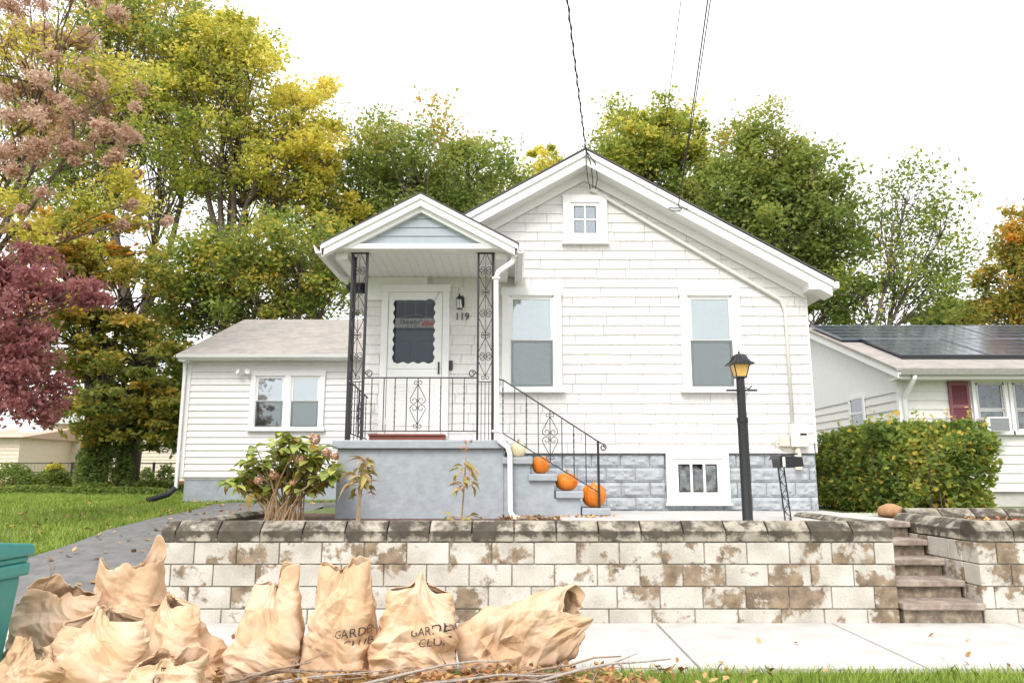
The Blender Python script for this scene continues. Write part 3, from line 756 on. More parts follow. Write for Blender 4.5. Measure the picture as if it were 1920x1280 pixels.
# navy inner door behind
idr = MB().box(dx0, dx1, yd+.002, yd+.019, dz0, dz1).build('inner_door', M['navy'], house)
for i in range(4):
    a = wx0+.01+i*(wx1-wx0)/4
    MB().box(a+.012, a+(wx1-wx0)/4-.008, yd-.002, yd+.001, wz1-.62*(wz1-wz0)*.80, wz1-.05).build('dark_lite', M['dark'], idr)
for i in range(2):
    a = wx0+.03+i*(wx1-wx0)*.52
    q = MB().box(a, a+(wx1-wx0)*.38, yd-.006, yd+.001, wz0+.03, wz0+.33*(wz1-wz0)).build('door_panel', M['navy'], idr, bevel=.005)
# hanging wooden sign on the inner door: grey plank, script word, red truck
sg = empty('door_sign', ((wx0+wx1)/2, yd-.01, pZ(606, yd)), 'small rustic hanging plank sign reading Thankful with a red truck behind the storm door glass', 'sign')
a0, a1, b0, b1 = pX(741, 606, yd), pX(815.5, 606, yd), pZ(615, yd), pZ(597, yd)
M['plank'] = pm('grey_plank', (.42, .38, .35), .8, .3, 14, .2, 60, col2=(.24, .21, .2), stretch=(6, 1, 1))
for i in range(3): MB().box(a0, a1, yd-.0165, yd-.0075, b0+(b1-b0)*i/3+.001, b0+(b1-b0)*(i+1)/3).build('board', M['plank'], sg)
M['redpaint'] = pm('red_paint', (.45, .09, .05), .6, .2, 20); M['ink'] = pm('dark_ink', (.03, .025, .025), .7, .1, 5)
tw = a1-a0
MB().prism([(a0+tw*.68, b0+.03), (a1-.01, b0+.03), (a1-.01, b0+.075), (a0+tw*.88, b0+.08), (a0+tw*.85, b0+.105), (a0+tw*.73, b0+.105), (a0+tw*.71, b0+.08), (a0+tw*.68, b0+.07)], 'y', yd-.0185, yd-.0167).build('painted_truck', M['redpaint'], sg)
for t in (.74, .92): MB().lathe([(.016, -.001), (.016, .001)], (0, 0, 0), 12).build('painted_wheel', M['ink'], sg).matrix_local = Matrix.Translation(Vector((a0+tw*t, yd-.0195, b0+.028))-rootloc(sg)) @ Matrix.Rotation(math.pi/2, 4, 'X')
MB().tube([(a0+.03, yd-.012, b1), ((a0+a1)/2, yd-.012, b1+.06), (a1-.03, yd-.012, b1)], .002, 4).build('hanging_string', M['plank'], sg)
def text_mesh(txt, size, mat, name, parent, loc, rot=(math.pi/2, 0, 0), shear=0, ext=.001, spacing=1, fn=None):
    cu = bpy.data.curves.new(name, 'FONT'); cu.body = txt; cu.size = size; cu.extrude = ext; cu.align_x = 'CENTER'; cu.shear = shear; cu.space_character = spacing; cu.resolution_u = 3
    t = bpy.data.objects.new(name, cu); COL.objects.link(t)
    dg = bpy.context.evaluated_depsgraph_get(); dg.update()
    me = bpy.data.meshes.new_from_object(t.evaluated_get(dg)); bpy.data.objects.remove(t); bpy.data.curves.remove(cu)
    me.name = name; me.materials.clear(); me.materials.append(mat)
    if fn:
        import bmesh
        bm = bmesh.new(); bm.from_mesh(me); bmesh.ops.triangulate(bm, faces=bm.faces); bmesh.ops.subdivide_edges(bm, edges=bm.edges, cuts=2, use_grid_fill=True); bm.to_mesh(me); bm.free()
        for v in me.vertices: v.co = fn(v.co.x, v.co.y)
    o = bpy.data.objects.new(name, me); COL.objects.link(o); o.parent = parent
    if not fn: o.location = Vector(loc)-rootloc(parent); o.rotation_euler = rot
    return o
text_mesh('Thankful', .085, M['ink'], 'lettering', sg, (a0+tw*.35, yd-.0185, b0+.058), shear=.35)
rq = random.Random(2); xq = a0+tw*.24      # the second line cannot be read in the photograph: only its strokes
while xq < a0+tw*.62: wq = rq.uniform(.006, .014); MB().box(xq, xq+wq*.5, yd-.0185, yd-.0168, b0+.014, b0+rq.uniform(.026, .036)).build('print_stroke', M['ink'], sg); xq += wq+.008
# house number, lantern, bell
for i, ch in enumerate('119'):
    text_mesh(ch, .145, M['black'], 'house_number', house, (pX(857.5+i*9.3, 593, HY), HY-.028, pZ(600, HY)), ext=.006)
p = px(863, 570, HY)
ln = empty('wall_lantern', (p[0], HY-.02, p[2]-.1), 'small black wall lantern with frosted glass above the house number by the door', 'lantern')
MB().box(p[0]+.02, p[0]+.06, HY-.03, HY-.015, p[2]-.05, p[2]+.09).build('back_plate', M['black'], ln)
MB().tube([(p[0]+.04, HY-.03, p[2]+.06), (p[0]+.045, HY-.07, p[2]+.10), (p[0]+.0, HY-.10, p[2]+.085)], .008, 6).build('arm', M['black'], ln)
MB().lathe([(.052, .055), (.04, .075), (.012, .10), (.006, .13)], (p[0]-.005, HY-.10, p[2]), 4).build('roof', M['black'], ln)
m = MB()
for k in range(4):
    a = math.pi/2*k; m.tube([(p[0]-.005+.048*math.cos(a), HY-.10+.048*math.sin(a), p[2]+.055), (p[0]-.005+.036*math.cos(a), HY-.10+.036*math.sin(a), p[2]-.09)], .005, 4)
m.build('cage', M['black'], ln)
M['frost'] = pm('frosted_glass', (.75, .75, .72), .3, .03, 5)
MB().lathe([(.02, .045), (.026, .02), (.036, -.06), (.036, -.08)], (p[0]-.005, HY-.10, p[2]), 12).build('glass', M['frost'], ln)
MB().lathe([(.04, -.095), (.04, -.085)], (p[0]-.005, HY-.10, p[2]), 4).build('base_ring', M['black'], ln)
p = px(845, 685, HY)
db = MB().box(p[0]-.03, p[0]+.03, HY-.045, HY-.016, pZ(694, HY), pZ(676.5, HY)).build('doorbell', M['black'], house, bevel=.006)
MB().lathe([(.014, -.004), (.014, .004)], (0, 0, 0), 14).build('button', M['meter'], db).matrix_local = Matrix.Translation(Vector((p[0], HY-.048, p[2]-.02))-rootloc(db)) @ Matrix.Rotation(math.pi/2, 4, 'X')
# ---------- left wing
WYF = 15.0; WXL = pX(350, 760, WYF); we = px(352, 662, WYF-.3)
wz0, wz1 = YARD-.1, pZ(664, WYF)
wing = MB().box(WXL+.03, XL+.3, WYF+.03, 21.2, 1.25, wz1).build('wing_wall', M['siding'], house)
fz = pZ(893, WYF)
MB().box(WXL+.05, XL+.2, WYF+.04, 21.1, .4, fz).build('wing_foundation', M['blue'], house)
WW = rect_px(470, 609, 695, 805, WYF)
z = fz-.01; expw = .131; i = 0
while z < wz1-.02:
    for (a, b_) in ((WXL, XL+.05),):
        segs = [(a, b_)]
        if z+expw*.6 > WW[2] and z+expw*.4 < WW[3]: segs = [(a, WW[0]+.02), (WW[1]-.02, b_)]
        for (s0, s1) in segs:
            m = MB(); zt_ = min(z+expw+.01, wz1)
            m.add([(s0, WYF-.018, z), (s1, WYF-.018, z), (s1, WYF+.004, zt_), (s0, WYF+.004, zt_), (s0, WYF+.031, z), (s1, WYF+.031, z), (s1, WYF+.031, zt_), (s0, WYF+.031, zt_)],
                  [(0, 1, 2, 3), (1, 0, 4, 5), (0, 3, 7, 4), (2, 1, 5, 6), (3, 2, 6, 7)])
            m.build('board', M['siding'], wing)
    z += expw
MB().box(WXL-.03, WXL+.05, WYF-.026, WYF+.1, fz, wz1).build('corner_board', M['white'], house)
wm = (WW[0]+WW[1])/2
window(house, (WW[0], wm+.035, WW[2], WW[3]), WYF-.012, casing=.10, sill=True); window(house, (wm-.035, WW[1], WW[2], WW[3]), WYF-.015, casing=.10, sill=True)
ry, rz = 18.2, EYE+3.78
wr = MB().prism([(WYF-.30, we[2]), (ry, rz), (ry+3.3, we[2]), (ry+3.3, we[2]-.05), (ry, rz-.05), (WYF-.34, we[2]-.05)], 'x', WXL-.12, AX-1.5).build('wing_roof', M['roofgrey'], house)
MB().box(WXL-.10, XL+.6, WYF-.31, WYF-.02, we[2]-.12, we[2]-.045).build('fascia', M['white'], wr)
MB().prism([(WYF-.31, we[2]-.11), (WYF-.38, we[2]-.09), (WYF-.40, we[2]-.03), (WYF-.385, we[2]-.03), (WYF-.365, we[2]-.08), (WYF-.312, we[2]-.095)], 'x', WXL-.12, XL+.5).build('gutter', M['white'], wr)
MB().box(WXL-.10, WXL+.03, WYF-.3, 21.3, we[2]-.16, we[2]-.06).build('rake_board', M['white'], wr)
# wing downspout with black extension
p0 = (WXL-.06, WYF-.10, we[2]-.12)
wd_ = MB().tube([p0, (WXL-.06, WYF-.06, we[2]-.35), (WXL-.06, WYF-.06, 1.10), (WXL-.08, WYF-.1, 1.02)], .04, 4).build('downspout', M['white'], house)
MB().tube([(WXL-.07, WYF-.08, 1.08), (WXL-.14, WYF-.2, .97), (WXL-.42, WYF-.45, .86)], .055, 10).build('drain_pipe', M['black'], wd_)
p = px(460, 700, WYF)
fl = empty('security_light', (p[0], WYF-.03, p[2]), 'white twin-head security floodlight on the wing siding left of the double window', 'light')
MB().lathe([(.05, 0), (.05, .03)], (0, 0, 0), 14).build('base', M['white'], fl).matrix_local = Matrix.Rotation(math.pi/2, 4, 'X')
for s in (-1, 1): MB().tube([(p[0], WYF-.05, p[2]), (p[0]+s*.05, WYF-.10, p[2]+.0), (p[0]+s*.10, WYF-.17, p[2]+.02)], [.018, .025, .055], 10).build('lamp_head', M['white'], fl)
# ---------- service entry: conduit, meter, box, wires
Yc = HY-.05
cp = [px(1112, 357, Yc), px(1120, 362, Yc), px(1300, 470, Yc), px(1440, 548, Yc)]
cp += [px(1455, 558, Yc), px(1465, 572, Yc), px(1470, 592, Yc), px(1489, 800, Yc)]
# keep the pipe straight along the rake then straight down
cx_ = pX(1480, 700, Yc); A_ = Vector(px(1114, 358, Yc)); B_ = Vector(px(1440, 549, Yc))
dirv = (B_-A_).normalized(); t_end = (cx_-.12-A_.x)/dirv.x; E_ = A_+dirv*t_end
arc = [E_, E_+dirv*.05+Vector((.015, 0, -.005)), Vector((cx_-.02, Yc, E_.z-.12)), Vector((cx_, Yc, E_.z-.22)), Vector((cx_, Yc, pZ(798, Yc)))]
cond = MB().tube([A_]+arc, .026, 10).build('conduit', M['galv'], house, smooth=True)
MB().tube([A_-dirv*.07+Vector((0, -.02, -.02)), A_-dirv*.02, A_+dirv*.05], [.03, .042, .034], 10).build('weather_head', M['galv'], cond)
p = px(1494, 816, HY)
mt_ = MB().box(p[0]-.12, p[0]+.12, HY-.11, HY-.018, pZ(838, HY), pZ(795, HY)).build('meter_box', M['meter'], house, bevel=.01)
md = MB().lathe([(.095, 0), (.095, .02), (.08, .025), (.078, .08), (.06, .095)], (0, 0, 0), 24).build('meter_dial', M['frost'], mt_, smooth=True, angle=35)
md.matrix_local = Matrix.Translation(Vector((p[0]+.02, HY-.11, p[2]+.0))-rootloc(mt_)) @ Matrix.Rotation(math.pi/2, 4, 'X')
MB().box(p[0]-.03, p[0]+.06, HY-.208, HY-.203, p[2]-.01, p[2]+.02).build('meter_plate', M['black'], mt_)
p2_ = px(1469, 827, HY)
MB().box(p2_[0]-.075, p2_[0]+.06, HY-.08, HY-.018, pZ(836.5, HY), pZ(818, HY)).build('junction_box', M['cream'], house, bevel=.006)
MB().tube([px(1455, 825, HY-.03), px(1448, 830, HY-.03), px(1470, 843, HY-.03), px(1490, 846, HY-.03)], .006, 5).build('loose_cable', M['cream'], house)
MB().tube([px(1496, 838, HY-.05), px(1496, 850, HY-.05), px(1498, 880, HY-.07)], [.03, .045, .05], 8).build('lower_conduit', M['cream'], house)
# overhead wires run to a pole behind the camera
def wire(pts, r, name, label):
    o = MB().tube(pts, r, 5).build(name, M['black']); tag(o, label, 'wire'); return o
def catenary(a, b, sag, n=24):
    a, b = Vector(a), Vector(b)
    return [a.lerp(b, i/n)-Vector((0, 0, sag*4*(i/n)*(1-i/n))) for i in range(n+1)]
w1s = px(1099, 283, HY-.36); w1p = px(1064, 0, 7.6)
d1 = Vector(w1p)-Vector(w1s); w1e = Vector(w1s)+d1*6.0+Vector((0, 0, 1.0))
m1 = catenary(w1s, w1p, .03); 
tw = MB().tube(m1+[w1e], .008, 5)
h1 = [Vector(p)+Vector((.012*math.cos(i*1.1), .012*math.sin(i*1.1), 0)) for i, p in enumerate(catenary(w1s, w1p, .03, 60))]
tw.tube(h1, .007, 4)
for du in (0, 7, 14): tw.tube([w1s, px(1099+du*1.2, 305, HY-.33), px(1102+du*1.3, 335, HY-.25), px(1107+du*.6, 356, HY-.06)], .007, 4)
tag(tw.build('service_wire', M['black']), 'twisted black service cable reaching the gable peak of the white house', 'wire')
w2s = px(1272, 385, HY-.36); w2p = px(1327, 0, 7.4); d2 = Vector(w2p)-Vector(w2s)
t2 = MB().tube(catenary(w2s, w2p, .02)+[Vector(w2s)+d2*6], .008, 5)
t2.tube([Vector(p)+Vector((.03*i/24, 0, 0)) for i, p in enumerate(catenary(w2s, w2p, .05))]+[Vector(w2s)+d2*6+Vector((.2, 0, 0))], .006, 5)
cc = px(1266, 392, HY-.37)
t2.tube([(cc[0]+.09*math.cos(a), cc[1]+.03*math.sin(a), cc[2]+.035*math.sin(a)+.01*math.cos(2*a)) for a in [i*2*math.pi/20 for i in range(24)]], .007, 5)
t2.tube([w2s, (cc[0]+.07, cc[1], cc[2]+.02), px(1290, 392, HY-.36)], .006, 5)
tag(t2.build('phone_wire', M['black']), 'pair of dark cables with a coiled loop fixed to the right rake of the gable', 'wire')
w3s = px(1231, 357, HY-.36); w3p = px(1277, 0, 7.4); d3 = Vector(w3p)-Vector(w3s)
t3 = MB().tube(catenary(w3s, w3p, .02)+[Vector(w3s)+d3*6], .004, 5)
tag(t3.build('thin_wire', M['black']), 'single thin cable meeting the roof edge between the peak and the coiled loop', 'wire')
# ================= LAMP POST, MAILBOX, PUMPKINS
LY = 8.0; lx = pX(1402, 972, LY); lzc = pZ(760, LY)
lp = empty('lamp_post', (lx, LY, YARD), 'tall black lamp post with amber glass lantern and ladder bar beside the walkway', 'lamp post')
MB().lathe([(.058, -.1), (.058, .02), (.054, .03), (.054, pZ(792, LY)-YARD), (.060, pZ(791, LY)-YARD), (.060, pZ(783, LY)-YARD), (.05, pZ(782, LY)-YARD)], (lx, LY, YARD), 20).build('lower_post', M['black'], lp, smooth=True, angle=35)
zt_ = pZ(708, LY)
MB().lathe([(.046, 0), (.044, zt_-pZ(790, LY))], (lx, LY, pZ(790, LY)), 20).build('upper_post', M['black'], lp, smooth=True, angle=35)
zb_ = pZ(732, LY)
MB().tube([(lx-.165, LY-.03, zb_), (lx+.165, LY-.03, zb_)], .011, 8).build('ladder_bar', M['black'], lp)
MB().tube([(lx+.03, LY-.03, zb_+.03), (lx+.08, LY-.03, zb_+.015), (lx+.11, LY-.03, zb_+.05)], .006, 6).build('bracket', M['black'], lp)
zl = zt_
fr = MB(); gl = MB()
b0, b1 = .052, .085; zg0, zg1 = zl+.012, zl+.15
for k in range(4):
    a = math.pi/4+math.pi/2*k
    fr.tube([(lx+b0*1.41*math.cos(a), LY+b0*1.41*math.sin(a), zg0), (lx+b1*1.41*math.cos(a), LY+b1*1.41*math.sin(a), zg1)], .007, 4)
fr.box(lx-b0-.008, lx+b0+.008, LY-b0-.008, LY+b0+.008, zl-.004, zg0)
fr.build('lantern_frame', M['black'], lp)
gl.add([(lx-b0, LY-b0, zg0), (lx+b0, LY-b0, zg0), (lx+b0, LY+b0, zg0), (lx-b0, LY+b0, zg0), (lx-b1, LY-b1, zg1), (lx+b1, LY-b1, zg1), (lx+b1, LY+b1, zg1), (lx-b1, LY+b1, zg1)],
       [(0, 1, 5, 4), (1, 2, 6, 5), (2, 3, 7, 6), (3, 0, 4, 7)])
gl.build('amber_panes', M['amber'], lp)
def sq(r, z): return [(lx-r, LY-r, z), (lx+r, LY-r, z), (lx+r, LY+r, z), (lx-r, LY+r, z)]
m = MB(); prof = [(.125, zg1-.012), (.125, zg1), (.095, zg1+.02), (.075, zg1+.05), (.062, zg1+.085), (.055, zg1+.09), (.04, zg1+.105), (.008, zg1+.112), (.008, zg1+.14)]
for r, z in prof: m.v += sq(r, z)
for i in range(len(prof)-1):
    for k in range(4): m.f.append((i*4+k, i*4+(k+1) % 4, (i+1)*4+(k+1) % 4, (i+1)*4+k))
m.f += [(3, 2, 1, 0), tuple(range(len(m.v)-4, len(m.v)))]
m.build('lantern_roof', M['black'], lp)
m = MB()
for k in range(4):
    dx, dy = [(1, 0), (0, 1), (-1, 0), (0, -1)][k]
    for j in (-.6, -.2, .2, .6):
        pts = [(lx+dx*r+(-dy)*r*j, LY+dy*r+dx*r*j, z+.003) for r, z in prof[1:5]]; m.tube(pts, .005, 4)
m.build('roof_ribs', M['black'], lp)
# mailbox
MYY = 8.25; mx = pX(1479, 972, MYY); mz = pZ(872, MYY)
mbx = empty('mailbox', (mx, MYY, YARD), 'black mailbox on a leaning lattice iron post beyond the block wall', 'mailbox')
tl = -.055
m = MB()
for s in (-.032, .032): m.tube([(mx+s, MYY, YARD-.05), (mx+s+tl, MYY, mz+.03)], .0085, 4)
n = 8
for i in range(n):
    z0 = YARD+(mz-YARD)*i/n; z1 = YARD+(mz-YARD)*(i+1)/n; o0, o1 = tl*i/n, tl*(i+1)/n; s = .03 if i % 2 else -.03
    m.tube([(mx+s+o0, MYY, z0), (mx-s+o1, MYY, z1)], .005, 4)
    m.tube([(mx-s*.2+o0, MYY, z0+.02), (mx-s*.9+(o0+o1)/2, MYY, (z0+z1)/2+.02), (mx-s*.1+o1, MYY, z1)], .004, 4)
m.build('lattice_post', M['black'], mbx)
bx0, bx1, bz0, bz1 = pX(1452, 865, MYY), pX(1497, 865, MYY), pZ(877, MYY), pZ(853, MYY)
bo = MB().prism([(bx0+.03, bz0-.0), (bx1, bz0+.015), (bx1-.012, bz1-.02), (bx0+.02, bz1-.01)], 'y', MYY-.16, MYY+.16).build('box', M['black'], mbx, bevel=.01)
MB().prism([(bx0-.005, bz1-.045), (bx0+.02, bz1+.0), (bx1-.07, bz1+.02), (bx1-.06, bz1+.003), (bx0+.03, bz1-.012)], 'y', MYY-.17, MYY+.17).build('lid', M['black'], mbx)
MB().box(bx0+.0, bx0+.018, MYY-.165, MYY-.10, bz0, bz1-.02).build('paper_hook', M['black'], mbx)
MB().box(bx0+.03, bx0+.06, MYY-.166, MYY-.1605, bz0+.01, bz1-.02).build('label_plate', M['meter'], mbx)
# pumpkins
M['pumpkin'] = pm('pumpkin_skin', (.78, .23, .015), .42, .10, 7, .12, 30, col2=(.70, .18, .01))
M['pumpkinw'] = pm('pale_pumpkin_skin', (.85, .74, .48), .45, .06, 7, .1, 30)
M['pstem'] = pm('pumpkin_stem', (.45, .30, .10), .8, .2, 20, .4, 40)
def pumpkin(u0, u1, v0, v1, tz, mat, label, stem=True, ys=9.38, group='pumpkins on the porch steps'):
    ux = (u0+u1)/2; Yp = ys; x = pX(ux, v1, Yp); w_ = (u1-u0)/FPX*Yp*.985; h = (v1-v0)/FPX*Yp*.985*(.88 if stem else .97)
    o = empty('pumpkin', (x, Yp, tz), label, 'pumpkin', group); prof = []
    n = 14
    for i in range(n+1):
        a = -math.pi/2+math.pi*i/n
        r = w_/2*max(.05, math.cos(a))**.72; z = h/2+h/2*math.sin(a)
        if i >= n-1: z -= h*.05*(i-n+2)
        if i <= 1: z += h*.03*(1-i)
        prof.append((max(r, .006), z))
    MB().lathe(prof, (x, Yp, tz), 60, lobes=20, lob=.085).build('skin', mat, o, smooth=True)
    if stem: MB().tube([(x, Yp, tz+h*.93), (x+.004, Yp, tz+h+.02), (x+.012, Yp-.008, tz+h*1.02+.035)], [.02, .013, .016], 7).build('stem', M['pstem'], o)
pumpkin(957, 985, 830, 862, 1.561, M['pumpkinw'], 'pale cream pumpkin on the top porch step by the downspout')
pumpkin(998, 1030, 856, 890, 1.361, M['pumpkin'], 'orange pumpkin without stem on the second step below the cream one', False)
pumpkin(1042, 1083, 884, 921, 1.158, M['pumpkin'], 'orange pumpkin on the third step between two other orange pumpkins')
pumpkin(1092, 1136, 902, 952, .958, M['pumpkin'], 'largest orange pumpkin on the bottom step behind the newel post')
# rock
bpy_r = random.Random(3); rk = MB(); c = px(1668, 956, 9.4)
rk.lathe([(.06, 0), (.13, .03), (.15, .08), (.12, .14), (.05, .165)], (c[0], c[1], .83), 14)
rk.v = [(v[0]+.03*mnoise.noise(Vector(v)*9), v[1]+.03*mnoise.noise(Vector(v)*9+Vector((5, 0, 0))), v[2]+.02*mnoise.noise(Vector(v)*8+Vector((0, 7, 0)))) for v in rk.v]
tag(rk.build('rock', M['rock'], smooth=True), 'rounded tan rock at the foot of the hedge beside the path', 'rock')
# ================= LEAF CLOUDS
def leaf_quads(C, size, rs, up=.35, asp=.55, droop=0):
    """diamond leaves centred at C (N,3); returns verts (4N,3), quads"""
    n = len(C); d = rs.normal(size=(n, 3)); d[:, 2] = d[:, 2]*.6 - droop; d /= np.linalg.norm(d, axis=1)[:, None]+1e-9
    nr = rs.normal(size=(n, 3)); nr[:, 2] += up*3; nr -= d*np.sum(nr*d, 1)[:, None]; nr /= np.linalg.norm(nr, axis=1)[:, None]+1e-9
    s = np.cross(d, nr); L_ = (size*rs.uniform(.65, 1.35, n))[:, None] if np.isscalar(size) else (size*rs.uniform(.65, 1.35, n))[:, None]
    W_ = L_*asp*.5
    v = np.stack([C-d*L_*.5, C+s*W_-d*L_*.05+nr*L_*.06, C+d*L_*.5, C-s*W_-d*L_*.05+nr*L_*.06], 1).reshape(-1, 3)
    return v, np.arange(4*n).reshape(n, 4)
GREEN = [(0, (.09, .17, .025)), (.35, (.14, .24, .03)), (.6, (.26, .36, .04)), (.8, (.48, .47, .05)), (1, (.6, .44, .06))]
YELLOW = [(0, (.10, .18, .02)), (.35, (.24, .34, .035)), (.6, (.46, .50, .05)), (.8, (.72, .60, .07)), (1, (.78, .55, .08))]
DARKG = [(0, (.085, .155, .025)), (.4, (.17, .27, .035)), (.7, (.29, .38, .05)), (.9, (.36, .32, .045)), (1, (.46, .26, .04))]
ORANGE = [(0, (.10, .16, .02)), (.3, (.24, .28, .03)), (.55, (.46, .36, .04)), (.8, (.66, .28, .03)), (1, (.66, .17, .03))]
BURG = [(0, (.24, .085, .09)), (.5, (.42, .17, .165)), (.85, (.54, .28, .25)), (1, (.30, .27, .08))]
TAN = [(0, (.50, .31, .22)), (.5, (.70, .50, .39)), (1, (.80, .65, .54))]
def leafmat(name, ramp_, trans=.58):
    if name.startswith(('leaf_green', 'leaf_yellow', 'leaf_dark', 'leaf_orange')): ramp_ = [(p, (min(.85, c[0]*1.55), min(.85, c[1]*1.25), c[2]*2.2)) for p, c in ramp_]
    return pm(name, (0, 0, 0), .55, .12, 3, attr=ramp_, trans=trans, spec=.3)
LM = {k: leafmat('leaf_'+k, r) for k, r in dict(green=GREEN, yellow=YELLOW, dark=DARKG, orange=ORANGE, burg=BURG, tan=TAN).items()}
def limb(mb, a, b, r0, r1, rs, bend=.12, n=6):
    a, b = np.array(a, float), np.array(b, float); L_ = np.linalg.norm(b-a); k = rs.normal(size=3)*bend*L_; k[2] = abs(k[2])*.5
    pts = [a+(b-a)*t+k*math.sin(math.pi*t)*.6 for t in np.linspace(0, 1, n)]
    mb.tube(pts, [r0+(r1-r0)*t for t in np.linspace(0, 1, n)], 6 if r0 > .03 else 4); return pts
def tree(name, base, fork, blobs, nleaf, size, lm, label, seed, trunk_r=.2, per=None, bark=None, colf=None, stems=1, droop=0, spread=.55, limbs_show=1, group='trees around the houses', trunk_top=None, cl=None, shell=.36, twig_n=None, flat=.75):
    """blobs: list of (cx, cy, cz, rx, ry, rz); leaves gather in clumps inside them"""
    rs = np.random.RandomState(seed)
    t = empty(name, base, label, 'tree', group)
    vol = np.array([b[3]*b[4]*b[5] for b in blobs])**(2/3); vol /= vol.sum()
    nleaf = int(nleaf*1.2); size = size*1.0; ncl = cl or max(40, nleaf//110)
    wood = MB(); C = []; cents = []
    b0 = np.array(base, float); fk = np.array(fork, float)
    for s in range(stems):
        off = np.array([rs.normal()*.35, rs.normal()*.3, 0])*(1 if stems > 1 else 0)
        wood.tube([b0+off-np.array([0, 0, .1]), b0+off*1.1+(fk-b0)*.5+rs.normal(size=3)*.05, fk+off*1.6], [trunk_r*1.25, trunk_r, trunk_r*.75], 9)
    mains = []
    for bi, b in enumerate(blobs):
        c = np.array(b[:3]); mains.append(limb(wood, fk, c, trunk_r*.62, trunk_r*.16, rs, .10, 8))
    for i in range(ncl):
        bi = rs.choice(len(blobs), p=vol); b = np.array(blobs[bi])
        d = rs.normal(size=3); d /= np.linalg.norm(d); rr = rs.uniform(shell, 1.0)**.7*rs.choice((.9, 1, 1.12, 1.3))
        c = b[:3]+d*b[3:]*rr; cents.append((c, bi))
        if limbs_show and (twig_n is None or i < twig_n):
            m_ = mains[bi]; st_ = m_[rs.randint(3, len(m_))]
            limb(wood, st_, c, trunk_r*.11+.008, .006, rs, .12, 5)
    per_ = nleaf//ncl; pts = []; cid = []
    for (c, bi) in cents:
        b = blobs[bi]; sc = spread*(b[3]*b[4]*b[5])**(1/3)*.33
        k = int(per_*rs.uniform(.5, 1.5)); q = rs.normal(size=(k, 3))*sc*np.array([1, 1, flat]); q[:, 2] -= droop*np.abs(rs.normal(size=k))*sc
        q *= rs.choice((.7, 1, 1.15)); pts.append(c+q); cid.append(np.full(k, rs.uniform(-.22, .22)))
    P = np.concatenate(pts); cid = np.concatenate(cid)
    v, q = leaf_quads(P, size, rs, droop=droop)
    val = rs.uniform(.05, .65, len(P))*.8+cid+.15
    if colf is not None: val = val+colf(P)
    val = np.clip(val, 0, 1)
    np_mesh('crown', v, q, lm, t, np.repeat(val, 4))
    if wood.v: wood.build('trunk', bark or M['bark'], t, smooth=True)
    return t
def at(u, v, Y): return px(u, v, Y)
def blob(u, v, Y, ru, rv, ry):
    x, y, z = px(u, v, Y); s = Y/FPX*1.02
    return (x, y, z, ru*s, ry, rv*s)
def yel(x0, gain):      # leaves turn yellow toward the outer right and top
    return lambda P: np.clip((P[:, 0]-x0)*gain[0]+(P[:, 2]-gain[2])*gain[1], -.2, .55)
G = YARD
# ================= TREES
bx = at(215, 900, 25)
tree('maple_tree', (bx[0], 25, G), (bx[0]+.3, 25, 6.0), [blob(215, 130, 25, 170, 150, 2.6), blob(120, 300, 25, 130, 140, 2.2), blob(320, 60, 25, 120, 110, 2.2), blob(300, 290, 26, 110, 140, 2), blob(230, -90, 25, 170, 110, 2.4)], 30000, .17, LM['green'],
     'tall green maple with bare grey stems rising behind the seed-laden branches', 1, .22, stems=3, colf=lambda P: np.clip((P[:, 2]-9)*.02, -.05, .2), spread=.5, flat=.6)
bx = at(395, 880, 24)
tree('maple_tree', (bx[0], 24, G), (bx[0]+.2, 24, 7.4), [blob(470, 160, 24, 110, 95, 2), blob(560, 230, 24, 85, 85, 1.8), blob(420, 300, 24, 130, 100, 2), blob(530, 330, 24, 90, 70, 1.8), blob(390, 90, 24, 75, 75, 1.5), blob(600, 300, 24, 50, 60, 1.4), blob(460, 90, 24, 50, 60, 1.2), blob(610, 390, 24.5, 70, 60, 1.5), blob(340, 180, 24, 70, 90, 1.4)], 30000, .16, LM['yellow'],
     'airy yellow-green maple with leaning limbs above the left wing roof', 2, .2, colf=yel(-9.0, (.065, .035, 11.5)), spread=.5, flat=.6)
bx = at(185, 905, 21)
tree('maple_tree', (bx[0], 21, G), (bx[0]+.1, 21, 4.6), [blob(230, 560, 21, 110, 90, 1.8), blob(140, 640, 21, 90, 90, 1.8), blob(270, 690, 21, 100, 80, 1.7), blob(200, 760, 20.5, 120, 70, 1.7), blob(100, 480, 21, 80, 70, 1.6), blob(290, 790, 20.6, 70, 50, 1.2), blob(180, 440, 21.5, 100, 50, 1.5)], 26000, .17, LM['orange'],
     'dark low maple turning orange with ivy-wrapped trunks at the back of the lawn', 3, .17, stems=5, bark=M['darkbark'], colf=lambda P: np.clip((P[:, 2]-4.4)*.06-.22, -.3, .12), spread=.45, flat=.4)
tree('lean_tree', (at(236, 905, 21.5)[0], 21.5, G), at(250, 810, 21.5), [blob(300, 770, 21.5, 50, 40, .8)], 1500, .15, LM['dark'], 'slender dark trunk with ivy standing right of the ivy-wrapped maple', 33, .11, bark=M['darkbark'])
bx = at(520, 900, 20.6)
tree('shrubby_tree', (bx[0], 21.9, G), (bx[0], 21.9, 3.6), [blob(430, 500, 22, 120, 75, 1.6), blob(560, 490, 22, 110, 90, 1.6), blob(350, 560, 22, 70, 80, 1.4), blob(640, 520, 22, 60, 80, 1.3), blob(480, 570, 22, 130, 45, 1.4), blob(320, 760, 22, 45, 120, 1.2)], 24000, .15, LM['green'],
     'loose light green tree with thin twigs right behind the wing roof', 4, .14, spread=.5, colf=lambda P: np.clip((P[:, 2]-6)*.03, -.1, .12))
bx = at(770, 880, 27)
